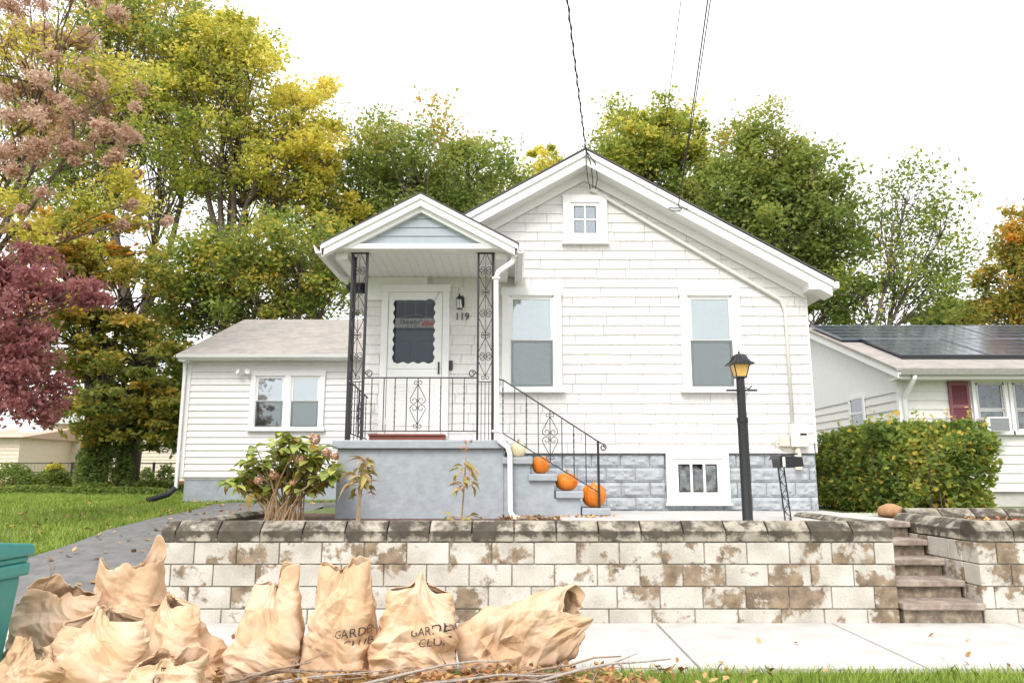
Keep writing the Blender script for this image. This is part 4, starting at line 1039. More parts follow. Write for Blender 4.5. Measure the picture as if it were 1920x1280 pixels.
tree('maple_tree', (bx[0], 27, G), (bx[0], 27, 5), [blob(770, 300, 27, 130, 90, 2.6), blob(670, 370, 27, 90, 100, 2.3), blob(880, 350, 27, 90, 90, 2.3), blob(760, 430, 27, 180, 90, 2.5), blob(660, 480, 26.5, 90, 80, 2)], 34000, .17, LM['dark'],
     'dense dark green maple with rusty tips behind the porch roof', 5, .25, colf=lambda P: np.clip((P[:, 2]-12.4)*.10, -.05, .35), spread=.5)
bx = at(1010, 800, 34)
tree('far_tree', (bx[0], 34, G), (bx[0], 34, 8), [blob(1020, 300, 34, 30, 45, 1.2), blob(1010, 380, 34, 70, 60, 1.6)], 4500, .2, LM['yellow'], 'small yellow-green treetop showing just left of the gable peak', 6, .15, colf=lambda P: P[:, 2]*0+.15)
bx = at(1220, 800, 27)
tree('maple_tree', (bx[0], 27, G), (bx[0], 27, 6), [blob(1200, 270, 27, 85, 75, 2), blob(1270, 260, 27, 60, 65, 1.8), blob(1160, 330, 27, 60, 70, 1.8), blob(1280, 340, 27, 80, 70, 2)], 21000, .17, LM['yellow'],
     'yellow-green maple directly behind the right slope of the gable', 7, .2, colf=lambda P: np.clip((P[:, 2]-13)*.05-.12, -.25, .1), spread=.5)
bx = at(1440, 880, 25)
tree('maple_tree', (bx[0], 25, G), (bx[0], 25, 5), [blob(1430, 290, 25, 85, 75, 2), blob(1380, 370, 25, 100, 80, 2.2), blob(1500, 350, 25, 95, 80, 2.2), blob(1450, 450, 25, 150, 80, 2.2), blob(1560, 450, 25, 75, 90, 1.9), blob(1570, 560, 24.6, 60, 60, 1.6)], 36000, .165, LM['dark'],
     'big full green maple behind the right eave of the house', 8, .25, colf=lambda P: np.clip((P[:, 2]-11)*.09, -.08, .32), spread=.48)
bx = at(1600, 800, 23)
tree('willow_tree', (bx[0], 23, G), (bx[0]+.3, 23, 4.2), [blob(1700, 380, 23, 70, 80, 1.4), blob(1760, 450, 23, 50, 110, 1.3), blob(1680, 500, 23, 90, 80, 1.5), blob(1620, 560, 23, 80, 60, 1.4), blob(1740, 560, 23, 70, 50, 1.3)], 5200, .15, LM['green'],
     'thin sparse tree with bare leaning branches against the white sky', 9, .11, spread=.75, cl=150, colf=lambda P: P[:, 2]*0-.05)
bx = at(1900, 800, 24)
tree('orange_tree', (bx[0]+.6, 24, G), (bx[0]+.5, 24, 4), [blob(1915, 450, 24, 48, 60, 1.4), blob(1900, 540, 24, 65, 60, 1.6), blob(1930, 600, 24, 110, 50, 1.6), blob(1960, 500, 24, 60, 100, 1.5)], 15000, .16, LM['orange'],
     'orange and green autumn tree above the neighbouring solar roof', 10, .18, colf=lambda P: np.clip((P[:, 2]-8.5)*.08-.1, -.2, .25))
bx = at(1790, 800, 30)
tree('far_tree', (bx[0], 30, G), (bx[0], 30, 4), [blob(1790, 590, 30, 60, 25, 1.5), blob(1740, 600, 30, 40, 18, 1.2)], 5000, .2, LM['dark'], 'low dark treetop peeping over the ridge with the solar panels', 12, .15)
# near left trees: seed-laden tree and burgundy dogwood, trunks outside the picture
tree('seed_tree', (-11.0, 13.2, G), (-9.9, 13.2, 4.6), [blob(60, 90, 13.2, 150, 110, 1.2), blob(190, 190, 13, 110, 80, 1), blob(60, 260, 13, 120, 80, 1.1), blob(130, 20, 13.2, 120, 80, 1), blob(200, 290, 13, 60, 60, .8), blob(30, 420, 12.8, 80, 60, .9), blob(270, 400, 13, 60, 24, .7)], 24000, .075, LM['tan'],
     'overhanging tree heavy with tan seed clusters at the upper left', 13, .075, twig_n=75, spread=.25, droop=.5, cl=130, flat=.9)
tree('seed_tree_foliage', (-11.3, 13.6, G), (-10.1, 13.5, 4.2), [blob(90, 150, 13.4, 170, 130, 1.2), blob(200, 330, 13.3, 110, 90, 1), blob(80, 420, 13.2, 120, 60, 1)], 8000, .095, LM['yellow'],
     'yellow-green leafy branches mingled with the tan seed clusters', 14, .06, twig_n=30, spread=.5, cl=70, colf=lambda P: P[:, 2]*0+.1)
tree('dogwood_tree', (-8.9, 10.6, G-.2), (-8.2, 10.6, 2.6), [blob(60, 520, 10.6, 120, 32, .7), blob(20, 480, 10.6, 70, 30, .7), blob(40, 640, 10.4, 70, 30, .6), blob(30, 720, 10.4, 85, 45, .7), blob(-60, 600, 10.5, 110, 130, 1), blob(130, 545, 10.6, 60, 22, .5), blob(70, 760, 10.3, 50, 25, .5)], 15000, .085, LM['burg'],
     'burgundy-leaved dogwood reaching in over the lawn from the left', 15, .07, spread=.62, droop=.9, cl=170, flat=.45, twig_n=70)
# ================= HEDGE
rs = np.random.RandomState(21)
hg = empty('hedge', (6.0, 11.5, G), 'thick clipped green hedge between the white house and its neighbour', 'hedge')
n = 24000; hx0, hx1, hy0, hy1, hz1 = 5.28, 6.85, 10.25, 14.2, 2.12
P = rs.uniform(0, 1, (n*3, 3)); P = P*np.array([hx1-hx0, hy1-hy0, hz1-G])+np.array([hx0, hy0, G])
c = np.array([(hx0+hx1)/2, (hy0+hy1)/2, G]); hsz = np.array([(hx1-hx0)/2, (hy1-hy0)/2, hz1-G])
q = np.abs((P-c)/hsz); rr = (q**3.4).sum(1)**(1/3.4)*.96
lump = np.array([.22*mnoise.noise(Vector(p)*1.3)+.20*mnoise.noise(Vector(p)*3.2) for p in P])
keep = (rr+lump < 1.0) & (rs.uniform(size=len(P)) < np.clip((rr-.55)*2.2, .06, 1)); lumpk = lump[keep][:n]; P = P[keep][:n]
sh = rs.randint(0, len(P), 420); tipd = rs.normal(size=(420, 3))*.05+np.array([0, -.02, .09]); PS = np.concatenate([P[sh]+tipd*k for k in (.6, 1.1, 1.6)]); PS = PS[(np.abs((PS-c)/hsz).max(1) > .9)]
P = np.concatenate([P, PS]); lumpk = np.concatenate([lumpk, np.full(len(PS), .12)])
v, qd = leaf_quads(P, .088, rs, up=.2, asp=.62)
# leaves lighter toward the right, varied by lump, with a few yellow ones
val = np.clip(rs.uniform(.12, .75, len(P))+np.clip((P[:, 0]-5.7)*.12, -.1, .15)+lumpk*1.5-.04+(rs.uniform(size=len(P)) < .05)*.4, 0, 1)
np_mesh('foliage', v, qd, LM['green'], hg, np.repeat(val, 4))
wd = MB(); r2 = np.random.RandomState(5)
for i in range(170):
    a = np.array([r2.uniform(hx0+.2, hx1-.2), r2.uniform(hy0+.2, hy1-.2), G-.05]); b_ = a+np.array([r2.normal()*.35, r2.normal()*.35, r2.uniform(.5, 1.15)])
    b_[0] = np.clip(b_[0], hx0+.04, hx1-.05); b_[1] = np.clip(b_[1], hy0+.05, hy1); limb(wd, a, b_, .010, .003, r2, .04, 5)
wd.build('branches', M['bark'], hg)
# ================= NEIGHBOUR HOUSE
NX, NY = 7.28, 14.0
nb = empty('neighbour_house', (9.5, NY, G), 'white sided ranch house with solar panels and a maroon shutter beyond the hedge', 'house')
ez = pZ(690, NY-.4); rzn = EYE+3.50; ryn = 17.8; wt = ez-.12
nw = MB().box(NX+.02, 16, NY+.02, 21.5, 1.05, wt).build('wall', M['siding'], nb)
MB().box(NX+.05, 15.9, NY+.05, 21.4, .5, 1.06).build('foundation', M['concrete'], nb)
NWIN = rect_px(1822, 1889, 710, 812, NY); NWIN2 = rect_px(1891, 1958, 710, 812, NY)
z = 1.04; ex = .168
while z < wt-.01:
    zt_ = min(z+ex+.01, wt)
    segs = [(NX, 15.98)]
    if z+ex*.6 > NWIN[2] and z+ex*.4 < NWIN[3]: segs = [(NX, NWIN[0]+.02), (NWIN2[1]-.02, 15.98)]
    for (a, b_) in segs:
        MB().add([(a, NY-.016, z), (b_, NY-.016, z), (b_, NY+.004, zt_), (a, NY+.004, zt_), (a, NY+.021, z), (b_, NY+.021, z)], [(0, 1, 2, 3), (1, 0, 4, 5)]).build('board', M['siding'], nw)
    z += ex
# side wall boards and flat gable panel
SWIN = (15.35, 16.05, pZ(800, 15.7), pZ(742, 15.7))
z = 1.04
while z < wt-.3:
    zt_ = z+ex+.01; segs = [(NY+.002, 21.4)]
    if z+ex*.6 > SWIN[2] and z+ex*.4 < SWIN[3]: segs = [(NY+.002, SWIN[0]+.02), (SWIN[1]-.02, 21.4)]
    for (a, b_) in segs:
        MB().add([(NX-.016, a, z), (NX-.016, b_, z), (NX+.004, b_, zt_), (NX+.004, a, zt_), (NX+.021, a, z), (NX+.021, b_, z)], [(3, 2, 1, 0), (0, 1, 5, 4)]).build('board', M['siding'], nw)
    z += ex
slp = (rzn-ez)/(ryn-NY+.4)
MB().prism([(NY-.02, z+.0), (21.45, z+.0), (21.45, wt-.02), (ryn, rzn-.14), (NY-.02, wt+.04)], 'x', NX-.02, NX+.015).build('gable_panel', M['white'], nb)
MB().box(NX-.035, NX+.05, NY-.03, NY+.06, 1.04, wt).build('corner_board', M['white'], nb)
nr = MB().prism([(NY-.42, ez), (ryn, rzn), (ryn+4.2, ez), (ryn+4.2, ez-.05), (ryn, rzn-.05), (NY-.42, ez-.05)], 'x', NX-.22, 16.3).build('roof', M['roofgrey'], nb)
MB().prism([(NY-.40, ez-.05), (ryn, rzn-.05), (ryn, rzn-.20), (NY-.40, ez-.18)], 'x', NX-.20, NX-.165).build('rake_board', M['white'], nr)
MB().prism([(NY-.38, ez-.052), (ryn, rzn-.052), (ryn, rzn-.09), (NY-.38, ez-.10)], 'x', NX-.163, NX+.03).build('rake_soffit', M['white'], nr)
MB().box(NX-.16, 16.2, NY-.39, NY+.03, ez-.19, ez-.155).build('soffit', M['white'], nr)
MB().box(NX-.16, 16.2, NY-.40, NY-.375, ez-.20, ez-.052).build('fascia', M['white'], nr)
MB().prism([(NY-.402, ez-.14), (NY-.50, ez-.13), (NY-.52, ez-.03), (NY-.505, ez-.03), (NY-.485, ez-.115), (NY-.404, ez-.12)], 'x', NX-.18, 16.25).build('gutter', M['alu'], nr)
MB().tube([(NX+.08, NY-.45, ez-.13), (NX+.08, NY-.43, ez-.2), (NX+.06, NY-.1, ez-.48), (NX+.06, NY-.07, ez-.56), (NX+.06, NY-.07, 1.0)], .045, 8).build('downspout', M['white'], nb, smooth=True)
def nwin(rc, parent, Y=NY-.02):
    o = window(parent, rc, Y, casing=.07, blind=False, screen=False, mat=M['white'], glassm=M['glassdirty'], split=.42)
    x0, x1, z0, z1 = rc; f = MB(); zz0, zz1 = z0+.05, z1-.09
    f.box(x0+.07, x0+.105, Y-.05, Y-.032, zz0, zz1).box(x1-.105, x1-.07, Y-.05, Y-.032, zz0, zz1).box(x0+.07, x1-.07, Y-.05, Y-.032, zz1-.03, zz1).box(x0+.07, x1-.07, Y-.049, Y-.031, z0+(z1-z0)*.42, z0+(z1-z0)*.42+.035)
    f.build('storm_frame', M['alu'], o); 
    return o
nwin(NWIN, nb); nwin(NWIN2, nb)
# side window
o = MB().box(NX-.05, NX-.018, SWIN[0], SWIN[0]+.07, SWIN[2], SWIN[3]).box(NX-.05, NX-.018, SWIN[1]-.07, SWIN[1], SWIN[2], SWIN[3]).box(NX-.05, NX-.018, SWIN[0]+.07, SWIN[1]-.07, SWIN[3]-.07, SWIN[3]).box(NX-.05, NX-.018, SWIN[0]+.07, SWIN[1]-.07, (SWIN[2]+SWIN[3])/2-.06, (SWIN[2]+SWIN[3])/2-.02).build('window', M['white'], nb)
MB().box(NX-.03, NX-.026, SWIN[0]+.07, SWIN[1]-.07, SWIN[2], SWIN[3]-.07).build('pane', M['glass'], o)
MB().box(NX-.022, NX-.019, SWIN[0]+.07, SWIN[1]-.07, SWIN[2], SWIN[3]-.07).build('backing', M['dark'], o)
# shutter
sx0, sx1, sz0, sz1 = rect_px(1779, 1817, 715, 806, NY)
sh = MB().box(sx0, sx0+.05, NY-.055, NY-.017, sz0, sz1).box(sx1-.05, sx1, NY-.055, NY-.017, sz0, sz1).box(sx0+.05, sx1-.05, NY-.055, NY-.017, sz1-.08, sz1).box(sx0+.05, sx1-.05, NY-.055, NY-.017, sz0, sz0+.08).box(sx0+.05, sx1-.05, NY-.055, NY-.017, (sz0+sz1)/2-.05, (sz0+sz1)/2+.02).build('shutter', M['maroon'], nb)
MB().box(sx0+.05, sx1-.05, NY-.03, NY-.018, sz0+.08, sz1-.08).build('shutter_back', M['maroon'], sh)
m = MB(); z = sz0+.08
while z < sz1-.09:
    m.add([(sx0+.05, NY-.054, z), (sx1-.05, NY-.054, z), (sx1-.05, NY-.032, z+.03), (sx0+.05, NY-.032, z+.03)], [(0, 1, 2, 3)]); z += .032
m.build('slats', M['maroon'], sh, kind='stuff')
# air conditioner
x0, x1, z0, z1 = rect_px(1846, 1889, 782, 809, NY-.3)
ac = MB().box(x0, x1, NY-.38, NY-.03, z0, z1).build('air_conditioner', M['white'], None, bevel=.012); tag(ac, 'boxy window air conditioner sticking out under the neighbour sash', 'air conditioner')
MB().box(x0+.06, x1-.02, NY-.386, NY-.379, z0+.02, z1-.02).build('grille', pm('grey_grille', (.22, .23, .24), .5, .1, 40), ac)
for i in range(5): MB().box(x0-.006, x0-.0005, NY-.33+i*.05, NY-.31+i*.05, z0+.05, z1-.05).build('vent_slot', M['black'], ac)
# solar panels
def on_roof(x, t, h=.09): y = NY-.4+(ryn-NY+.4)*t; return (x, y-slp*h*.3, ez+(rzn-ez)*t+h)
Mline = pm('panel_frame', (.25, .26, .28), .35, .05, 5, metal=.7)
for r, (t0, t1, xs0) in enumerate(((.17, .55, 7.55), (.56, .94, 7.15))):
    for i in range(5):
        a = xs0+i*1.72; b_ = a+1.70
        pts = [on_roof(a, t0), on_roof(b_, t0), on_roof(b_, t1), on_roof(a, t1)]; low = [(p[0], p[1], p[2]-.045) for p in pts]
        sp = MB().add(pts+low, [(0, 1, 2, 3), (1, 0, 4, 5), (2, 1, 5, 6), (3, 2, 6, 7), (0, 3, 7, 4)]).build('solar_panel', M['panel'], nr)
        m = MB()
        for j in range(7): x = a+.01+(b_-a-.02)*j/6; m.tube([on_roof(x, t0, .0915), on_roof(x, t1, .0915)], .003 if 0 < j < 6 else .008, 4)
        for j in range(5): t = t0+(t1-t0)*j/4; m.tube([on_roof(a, t, .0915), on_roof(b_, t, .0915)], .003 if 0 < j < 4 else .008, 4)
        m.build('cell_grid', Mline, sp)
    MB().box(xs0, xs0+8.6, on_roof(0, t0)[1]-.01, on_roof(0, t0)[1]-.002, on_roof(0, t0)[2]-.09, on_roof(0, t0)[2]).build('panel_skirt', M['black'], nr) if r == 0 else None
# ================= FAR HOUSES, FENCE, IVY
def far_house(label, x0, x1, Y, z1, mat, roofm, ridge, wins, gable=False):
    o = empty('far_house', ((x0+x1)/2, Y, G), label, 'house', 'houses beyond the back fence')
    w_ = MB().box(x0, x1, Y, Y+7, .4, z1).build('wall', mat, o)
    if gable: MB().prism([(x0-.2, z1), ((x0+x1)/2, ridge), (x1+.2, z1)], 'y', Y-.2, Y+7).build('roof', roofm, o)
    else: MB().prism([(Y-.4, z1-.05), (Y+3.5, ridge), (Y+7.4, z1-.05)], 'x', x0-.3, x1+.3).build('roof', roofm, o)
    z = 1.0
    while z < z1-.05: MB().add([(x0, Y-.03, z), (x1, Y-.03, z), (x1, Y-.004, z+.17), (x0, Y-.004, z+.17)], [(0, 1, 2, 3)]).build('board', mat, w_); z += .175
    MB().box(x0-.02, x1+.02, Y-.08, Y-.035, .4, 1.02).build('base_course', M['brown'], w_)
    for (u0, u1, v0, v1) in wins:
        a, b_, c, d = rect_px(u0, u1, v0, v1, Y-.1)
        wn = MB().box(a, a+.07, Y-.10, Y-.03, c, d).box(b_-.07, b_, Y-.10, Y-.03, c, d).box(a+.07, b_-.07, Y-.10, Y-.03, d-.07, d).box(a+.07, b_-.07, Y-.10, Y-.03, c, c+.07).box(a+.07, b_-.07, Y-.095, Y-.03, (c+d)/2-.03, (c+d)/2+.03).build('window', M['white'], o)
        MB().box(a+.07, b_-.07, Y-.05, Y-.045, c+.07, d-.07).build('pane', M['glass'], wn); MB().box(a+.07, b_-.07, Y-.041, Y-.038, c+.07, d-.07).build('backing', M['dark'], wn)
FY = 38
far_house('long cream sided house seen behind the ivy-wrapped trunks', pX(70, 850, FY), pX(660, 850, FY), FY, pZ(793, FY), M['cream'], M['greenroof'], pZ(745, FY+3), [(110, 127, 818, 842), (280, 298, 815, 842)])
far_house('pale blue gabled shed beside the cream house beyond the fence', pX(36, 850, 36), pX(72, 850, 36), 36, pZ(812, 36), M['palebl'], M['palebl'], pZ(800, 36), [(62, 69, 826, 846)], True)
far_house('peach garage with low brown roof at the far left beyond the fence', pX(-60, 850, 34), pX(36, 850, 34), 34, pZ(818, 34), M['cream'], pm('tan_roof', (.5, .36, .27), .9, .1, 5), pZ(800, 36), [])
fe = empty('back_fence', (-14, 26.5, G), 'dark wire fence with posts along the far edge of the lawn', 'fence')
FYY = 26.5
for u in (-30, 30, 95, 135, 225, 288, 335): 
    x = pX(u, 880, FYY); MB().box(x-.035, x+.035, FYY-.03, FYY+.03, G-.1, pZ(866, FYY)).build('post', M['darkbark'], fe)
for v in (868, 885): MB().tube([(pX(-60, v, FYY), FYY-.04, pZ(v, FYY)), (pX(360, v, FYY), FYY-.04, pZ(v, FYY))], .018, 5).build('rail', M['darkbark'], fe)
m = MB(); x = pX(-60, 880, FYY)
while x < pX(360, 880, FYY): m.tube([(x, FYY-.04, G), (x+.0, FYY-.04, pZ(868, FYY))], .004, 3, caps=False); x += .13
m.build('wire_mesh', M['iron'], fe, kind='stuff')
def bush(name, c, r, n, size, lm, label, seed, cat='shrub', group=None, val=0, stems=14):
    rs = np.random.RandomState(seed); o = empty(name, (c[0], c[1], c[2]), label, cat, group)
    d = rs.normal(size=(n, 3)); d /= np.linalg.norm(d, axis=1)[:, None]; d[:, 2] = np.abs(d[:, 2])
    rr = rs.uniform(.5, 1, n)[:, None]**.6; P = np.array(c)+d*rr*np.array(r)*(1+.15*np.array([mnoise.noise(Vector(q)*2+Vector((seed, 0, 0))) for q in d]))[:, None]
    v, q = leaf_quads(P, size, rs); np_mesh('foliage', v, q, lm, o, np.repeat(np.clip(rs.uniform(.05, .6, n)+val, 0, 1), 4))
    w_ = MB()
    for i in range(stems): limb(w_, np.array(c)+np.array([rs.normal()*r[0]*.25, rs.normal()*r[1]*.25, -.05]), P[rs.randint(n)], .015, .005, rs, .1, 4)
    w_.build('stems', M['bark'], o); return o
c = at(98, 905, 24); bush('ivy_mound', (c[0], 24, G), (.62, .6, .78), 3500, .10, LM['dark'], 'round ivy-covered mound with a yellow patch by the back fence', 41)
c = at(112, 872, 23.6); bush('yellow_sprig', (c[0], 23.4, c[2]-.1), (.3, .15, .16), 220, .12, LM['yellow'], 'bright yellow leaf sprig growing on the ivy mound', 42, val=.2)
for i, (u, Y, w_, h, n, lm, lab) in enumerate(((20, 23.5, .9, .95, 2200, 'green', 'scraggly weed thicket at the far left of the fence'), (180, 20.4, .8, .35, 1500, 'green', 'small maple seedlings at the foot of the ivy trunks'), (290, 23, 1.1, .42, 2200, 'dark', 'low ground ivy between the trunks and the wing'),
        (310, 25.4, .3, .95, 900, 'dark', 'ivy-clad fence post near the wing corner'), (275, 25.8, .3, .8, 800, 'dark', 'ivy-clad fence post in the middle of the back fence'), (60, 21.5, 1.6, .25, 2500, 'green', 'low ivy fringe along the back of the lawn'), (240, 20.2, 1.7, .22, 2600, 'dark', 'dark ivy ground cover in front of the trunks'))):
    c = at(u, 900, Y); bush('weed_clump', (c[0], Y, G-.02), (w_, .5, h), n, .10, LM[lm], lab, 50+i, 'plants')

c = at(186, 905, 20.7); bush('trunk_ivy', (c[0]+.1, 20.75, G), (.85, .45, 2.3), 5200, .11, LM['dark'], 'dark ivy wrapped round the clustered trunks of the low maple', 71, 'ivy', val=-.15, stems=4)
# ================= GARDEN PLANTS
def leaf_shape(l, w_, curl, fold, seed=0, mat=None):
    r = random.Random(seed); m = MB(); n = 5; prof = [.12, .75, 1.0, .72, .05]
    for i in range(n):
        t = i/(n-1); x = l*t; z = -curl*t*t*l; ww = w_*.5*prof[i]
        m.v += [(x, -ww, z+fold*ww), (x, 0, z), (x, ww, z+fold*ww*r.uniform(.7, 1.3))]
    for i in range(n-1):
        a = i*3; m.f += [(a, a+1, a+4, a+3), (a+1, a+2, a+5, a+4)]
    me = bpy.data.meshes.new('leaf'); me.from_pydata(m.v, [], m.f); me.update(); me.materials.append(mat)
    me.polygons.foreach_set('use_smooth', [True]*len(me.polygons)); return me
def rleaf(name, c1, c2, rnd=.22): return pm(name, c1, .5, .15, 14, col2=c2, rnd=rnd, trans=.25, c2pos=(.4, .66))
Lh = [rleaf('hydrangea_leaf_a', (.32, .39, .07), (.52, .50, .14)), rleaf('hydrangea_leaf_b', (.15, .23, .04), (.34, .37, .08)), rleaf('hydrangea_leaf_c', (.36, .33, .06), (.42, .22, .05))]
Ld = [rleaf('dry_leaf_a', (.50, .36, .17), (.38, .22, .09)), rleaf('dry_leaf_b', (.36, .34, .08), (.48, .34, .12))]
hleaf = [leaf_shape(.135, .095, c, f, s, Lh[k]) for s, (c, f, k) in enumerate(((.3, .3, 0), (.6, .4, 1), (.2, .5, 0), (.8, .3, 2), (.5, .2, 1), (.4, .35, 0)))]
dleaf = [leaf_shape(.115, .05, c, f, s+9, Ld[k]) for s, (c, f, k) in enumerate(((.8, .7, 0), (1.1, .9, 0), (.5, .6, 1), (.9, .5, 1)))]
M['cane'] = pm('dry_cane', (.36, .24, .13), .8, .2, 20); M['seedhead'] = pm('dry_flower', (.42, .22, .13), .85, .3, 40, col2=(.55, .33, .2))
rs = random.Random(77)
HYY = 8.7; hc = px(530, 978, HYY)
hyd = empty('hydrangea', (hc[0], HYY, .83), 'leafy hydrangea bush with brown flower heads and bare canes left of the porch', 'shrub')
w_ = MB(); tips = []
for i in range(64):
    a = rs.uniform(0, 2*math.pi); r0 = rs.uniform(.02, .20); sp = rs.uniform(.2, 1)
    b = Vector((hc[0]+r0*math.cos(a)*1.2, HYY+r0*math.sin(a), .80)); 
    ex = rs.uniform(-.66, .60); ey = rs.uniform(-.3, .3)
    hgt = (1.0-.55*(abs(ex)/.66)**2)*rs.uniform(.72, 1.0)
    tip = Vector((hc[0]+ex, HYY+ey, .83+hgt)); mid = b.lerp(tip, .5)+Vector((-(ex)*.14, 0, .06))
    w_.tube([b, b.lerp(mid, .5)+Vector((-ex*.04, 0, .02)), mid, tip], [.009, .008, .007, .004], 5); tips.append((tip, mid))
w_.build('canes', M['cane'], hyd)
def put_leaf(me, pos, yaw, pitch, roll, sc, parent, name='leaf'):
    o = bpy.data.objects.new(name, me); COL.objects.link(o); o.parent = parent; o.location = Vector(pos)-rootloc(parent)
    o.rotation_euler = (roll, pitch, yaw); o.scale = (sc, sc, sc); return o
for (tip, mid) in tips:
    for k in range(rs.choice((7, 8, 9))):
        yaw = k*2.4+rs.uniform(-.4, .4); t = rs.uniform(-.1, 1.0) if k > 2 else 1
        put_leaf(rs.choice(hleaf), mid.lerp(tip, t), yaw, rs.uniform(-.75, .35), rs.uniform(-.3, .3), rs.uniform(.85, 1.35), hyd)
fh = MB()
def flower_head(c, r, seed):
    q = random.Random(seed); m = MB()
    for i in range(70):
        d = Vector((q.gauss(0, 1), q.gauss(0, 1), q.gauss(0, .8))).normalized(); p = Vector(c)+d*r*q.uniform(.7, 1.0); s = r*.3
        t = d.orthogonal().normalized(); b = d.cross(t); a = q.uniform(0, 3); t, b = t*math.cos(a)+b*math.sin(a), b*math.cos(a)-t*math.sin(a)
        m.add([p-t*s, p-b*s+d*s*.3, p+t*s, p+b*s+d*s*.3], [(0, 1, 2, 3)])
    return m
for i, (u, v, r) in enumerate(((590, 822, .065), (563, 862, .06), (513, 890, .055), (485, 900, .05), (612, 848, .055), (628, 855, .05), (548, 905, .035))):
    p = px(u, v, HYY-.25); flower_head(p, r, i).build('flower_head', M['seedhead'], hyd)
def dry_plant(u, vb, vt, Y, label, seed, tall):
    q = random.Random(seed); b = px(u, vb, Y); o = empty('dried_plant', (b[0], Y, .83), label, 'plant', 'withered plants in the bed before the porch')
    topz = pZ(vt, Y); w_ = MB(); st_ = []
    for s in range(2 if not tall else 1):
        pts = [Vector((b[0]+s*.03-.02, Y, .80)), Vector((b[0]+q.uniform(-.02, .02), Y, (.83+topz)/2)), Vector((b[0]+(.03 if tall else .06)+s*.02, Y, topz))]; w_.tube(pts, [.011, .008, .004], 5); st_.append(pts)
    def on(t): a = st_[0]; return a[0].lerp(a[1], t*2) if t < .5 else a[1].lerp(a[2], t*2-1)
    for k in range(44):
        t = q.choice((q.uniform(.42, .8), q.uniform(.5, .95))) if not tall else q.choice((q.uniform(.02, .12), q.uniform(.35, .75), q.uniform(.45, .7)))
        p = on(t); yaw = q.uniform(0, 6.28); ext = q.uniform(.02, .17)*(1.2-t); p2 = p+Vector((math.cos(yaw)*ext, math.sin(yaw)*ext, .02)); w_.tube([p, p2], .003, 4)
        put_leaf(q.choice(dleaf), p2, yaw, q.uniform(-1.0, .8), q.uniform(-.6, .6), q.uniform(.8, 1.3), o)
    for k in range(5): p = on(1)+Vector((q.uniform(-.06, .06), q.uniform(-.03, .03), q.uniform(-.07, .03))); w_.tube([on(.9), p], .003, 4); flower_head(p, .018, seed*9+k).build('seed_head', M['seedhead'], o)
    w_.build('stem', M['cane'], o)
dry_plant(672, 980, 858, 8.15, 'short withered plant with curled tan leaves near the left end of the porch wall', 5, False)
dry_plant(868, 980, 832, 8.15, 'tall withered plant with few drooping leaves in front of the porch wall', 6, True)
put = MB()
for i, (u, v) in enumerate(((985, 858), (997, 866))):
    c = px(u, v, 9.9)
    o = empty('step_weed', (c[0], 9.9, c[2]-.05), 'tiny green weed growing beside the upper porch steps', 'plant', 'weeds by the steps')
    for k in range(6): put_leaf(hleaf[k % 2], (c[0], 9.9, c[2]-.05), k*1.05, -.6, 0, .5, o)
# ================= WHEELED BIN
bn = empty('wheeled_bin', (-3.15, 4.3, 0), 'teal green wheeled refuse bin beside the paper bags', 'bin')
bx0, bx1, by0, by1 = -3.43, -2.87, 4.02, 4.62; zt_ = .90
m = MB()
def ring(x0, x1, y0, y1, z): return [(x0, y0, z), (x1, y0, z), (x1, y1, z), (x0, y1, z)]
m.v = ring(bx0+.09, bx1-.09, by0+.10, by1-.06, .04)+ring(bx0+.03, bx1-.03, by0+.03, by1-.02, zt_-.12)
m.f = [(3, 2, 1, 0)]+[(k, (k+1) % 4, 4+(k+1) % 4, 4+k) for k in range(4)]+[(4, 5, 6, 7)]
m.build('body', M['tealbin'], bn, bevel=.03)
MB().box(bx0, bx1, by0, by1, zt_-.13, zt_-.055).build('rim', M['tealbin'], bn, bevel=.015)
MB().box(bx0+.01, bx1-.01, by0+.01, by1-.01, zt_-.053, zt_-.02).build('lower_rim', M['tealbin'], bn, bevel=.01)
MB().prism([(by0-.02, zt_-.018), (by1+.02, zt_-.018), (by1, zt_+.05), (by0+.25, zt_+.085), (by0+.05, zt_+.045)], 'x', bx0-.01, bx1+.01).build('lid', M['tealbin'], bn, bevel=.012)
MB().tube([(bx0+.04, by0-.045, zt_+.01), (bx1-.02, by0-.045, zt_+.01)], .02, 10).build('handle', M['tealbin'], bn, smooth=True)
for x in (bx0+.06, bx1-.03): MB().prism([(by0+.04, zt_-.06), (by0-.07, zt_-.01), (by0-.07, zt_+.035), (by0+.04, zt_+.04)], 'x', x-.02, x+.02).build('handle_bracket', M['tealbin'], bn, bevel=.006)
for x in (bx0+.02, bx1-.02):
    wl = MB().lathe([(.10, -.025), (.11, -.015), (.11, .015), (.10, .025)], (0, 0, 0), 20).build('wheel', M['black'], bn); wl.matrix_local = Matrix.Translation(Vector((x, by0+.06, .111))-rootloc(bn)) @ Matrix.Rotation(math.pi/2, 4, 'Y')
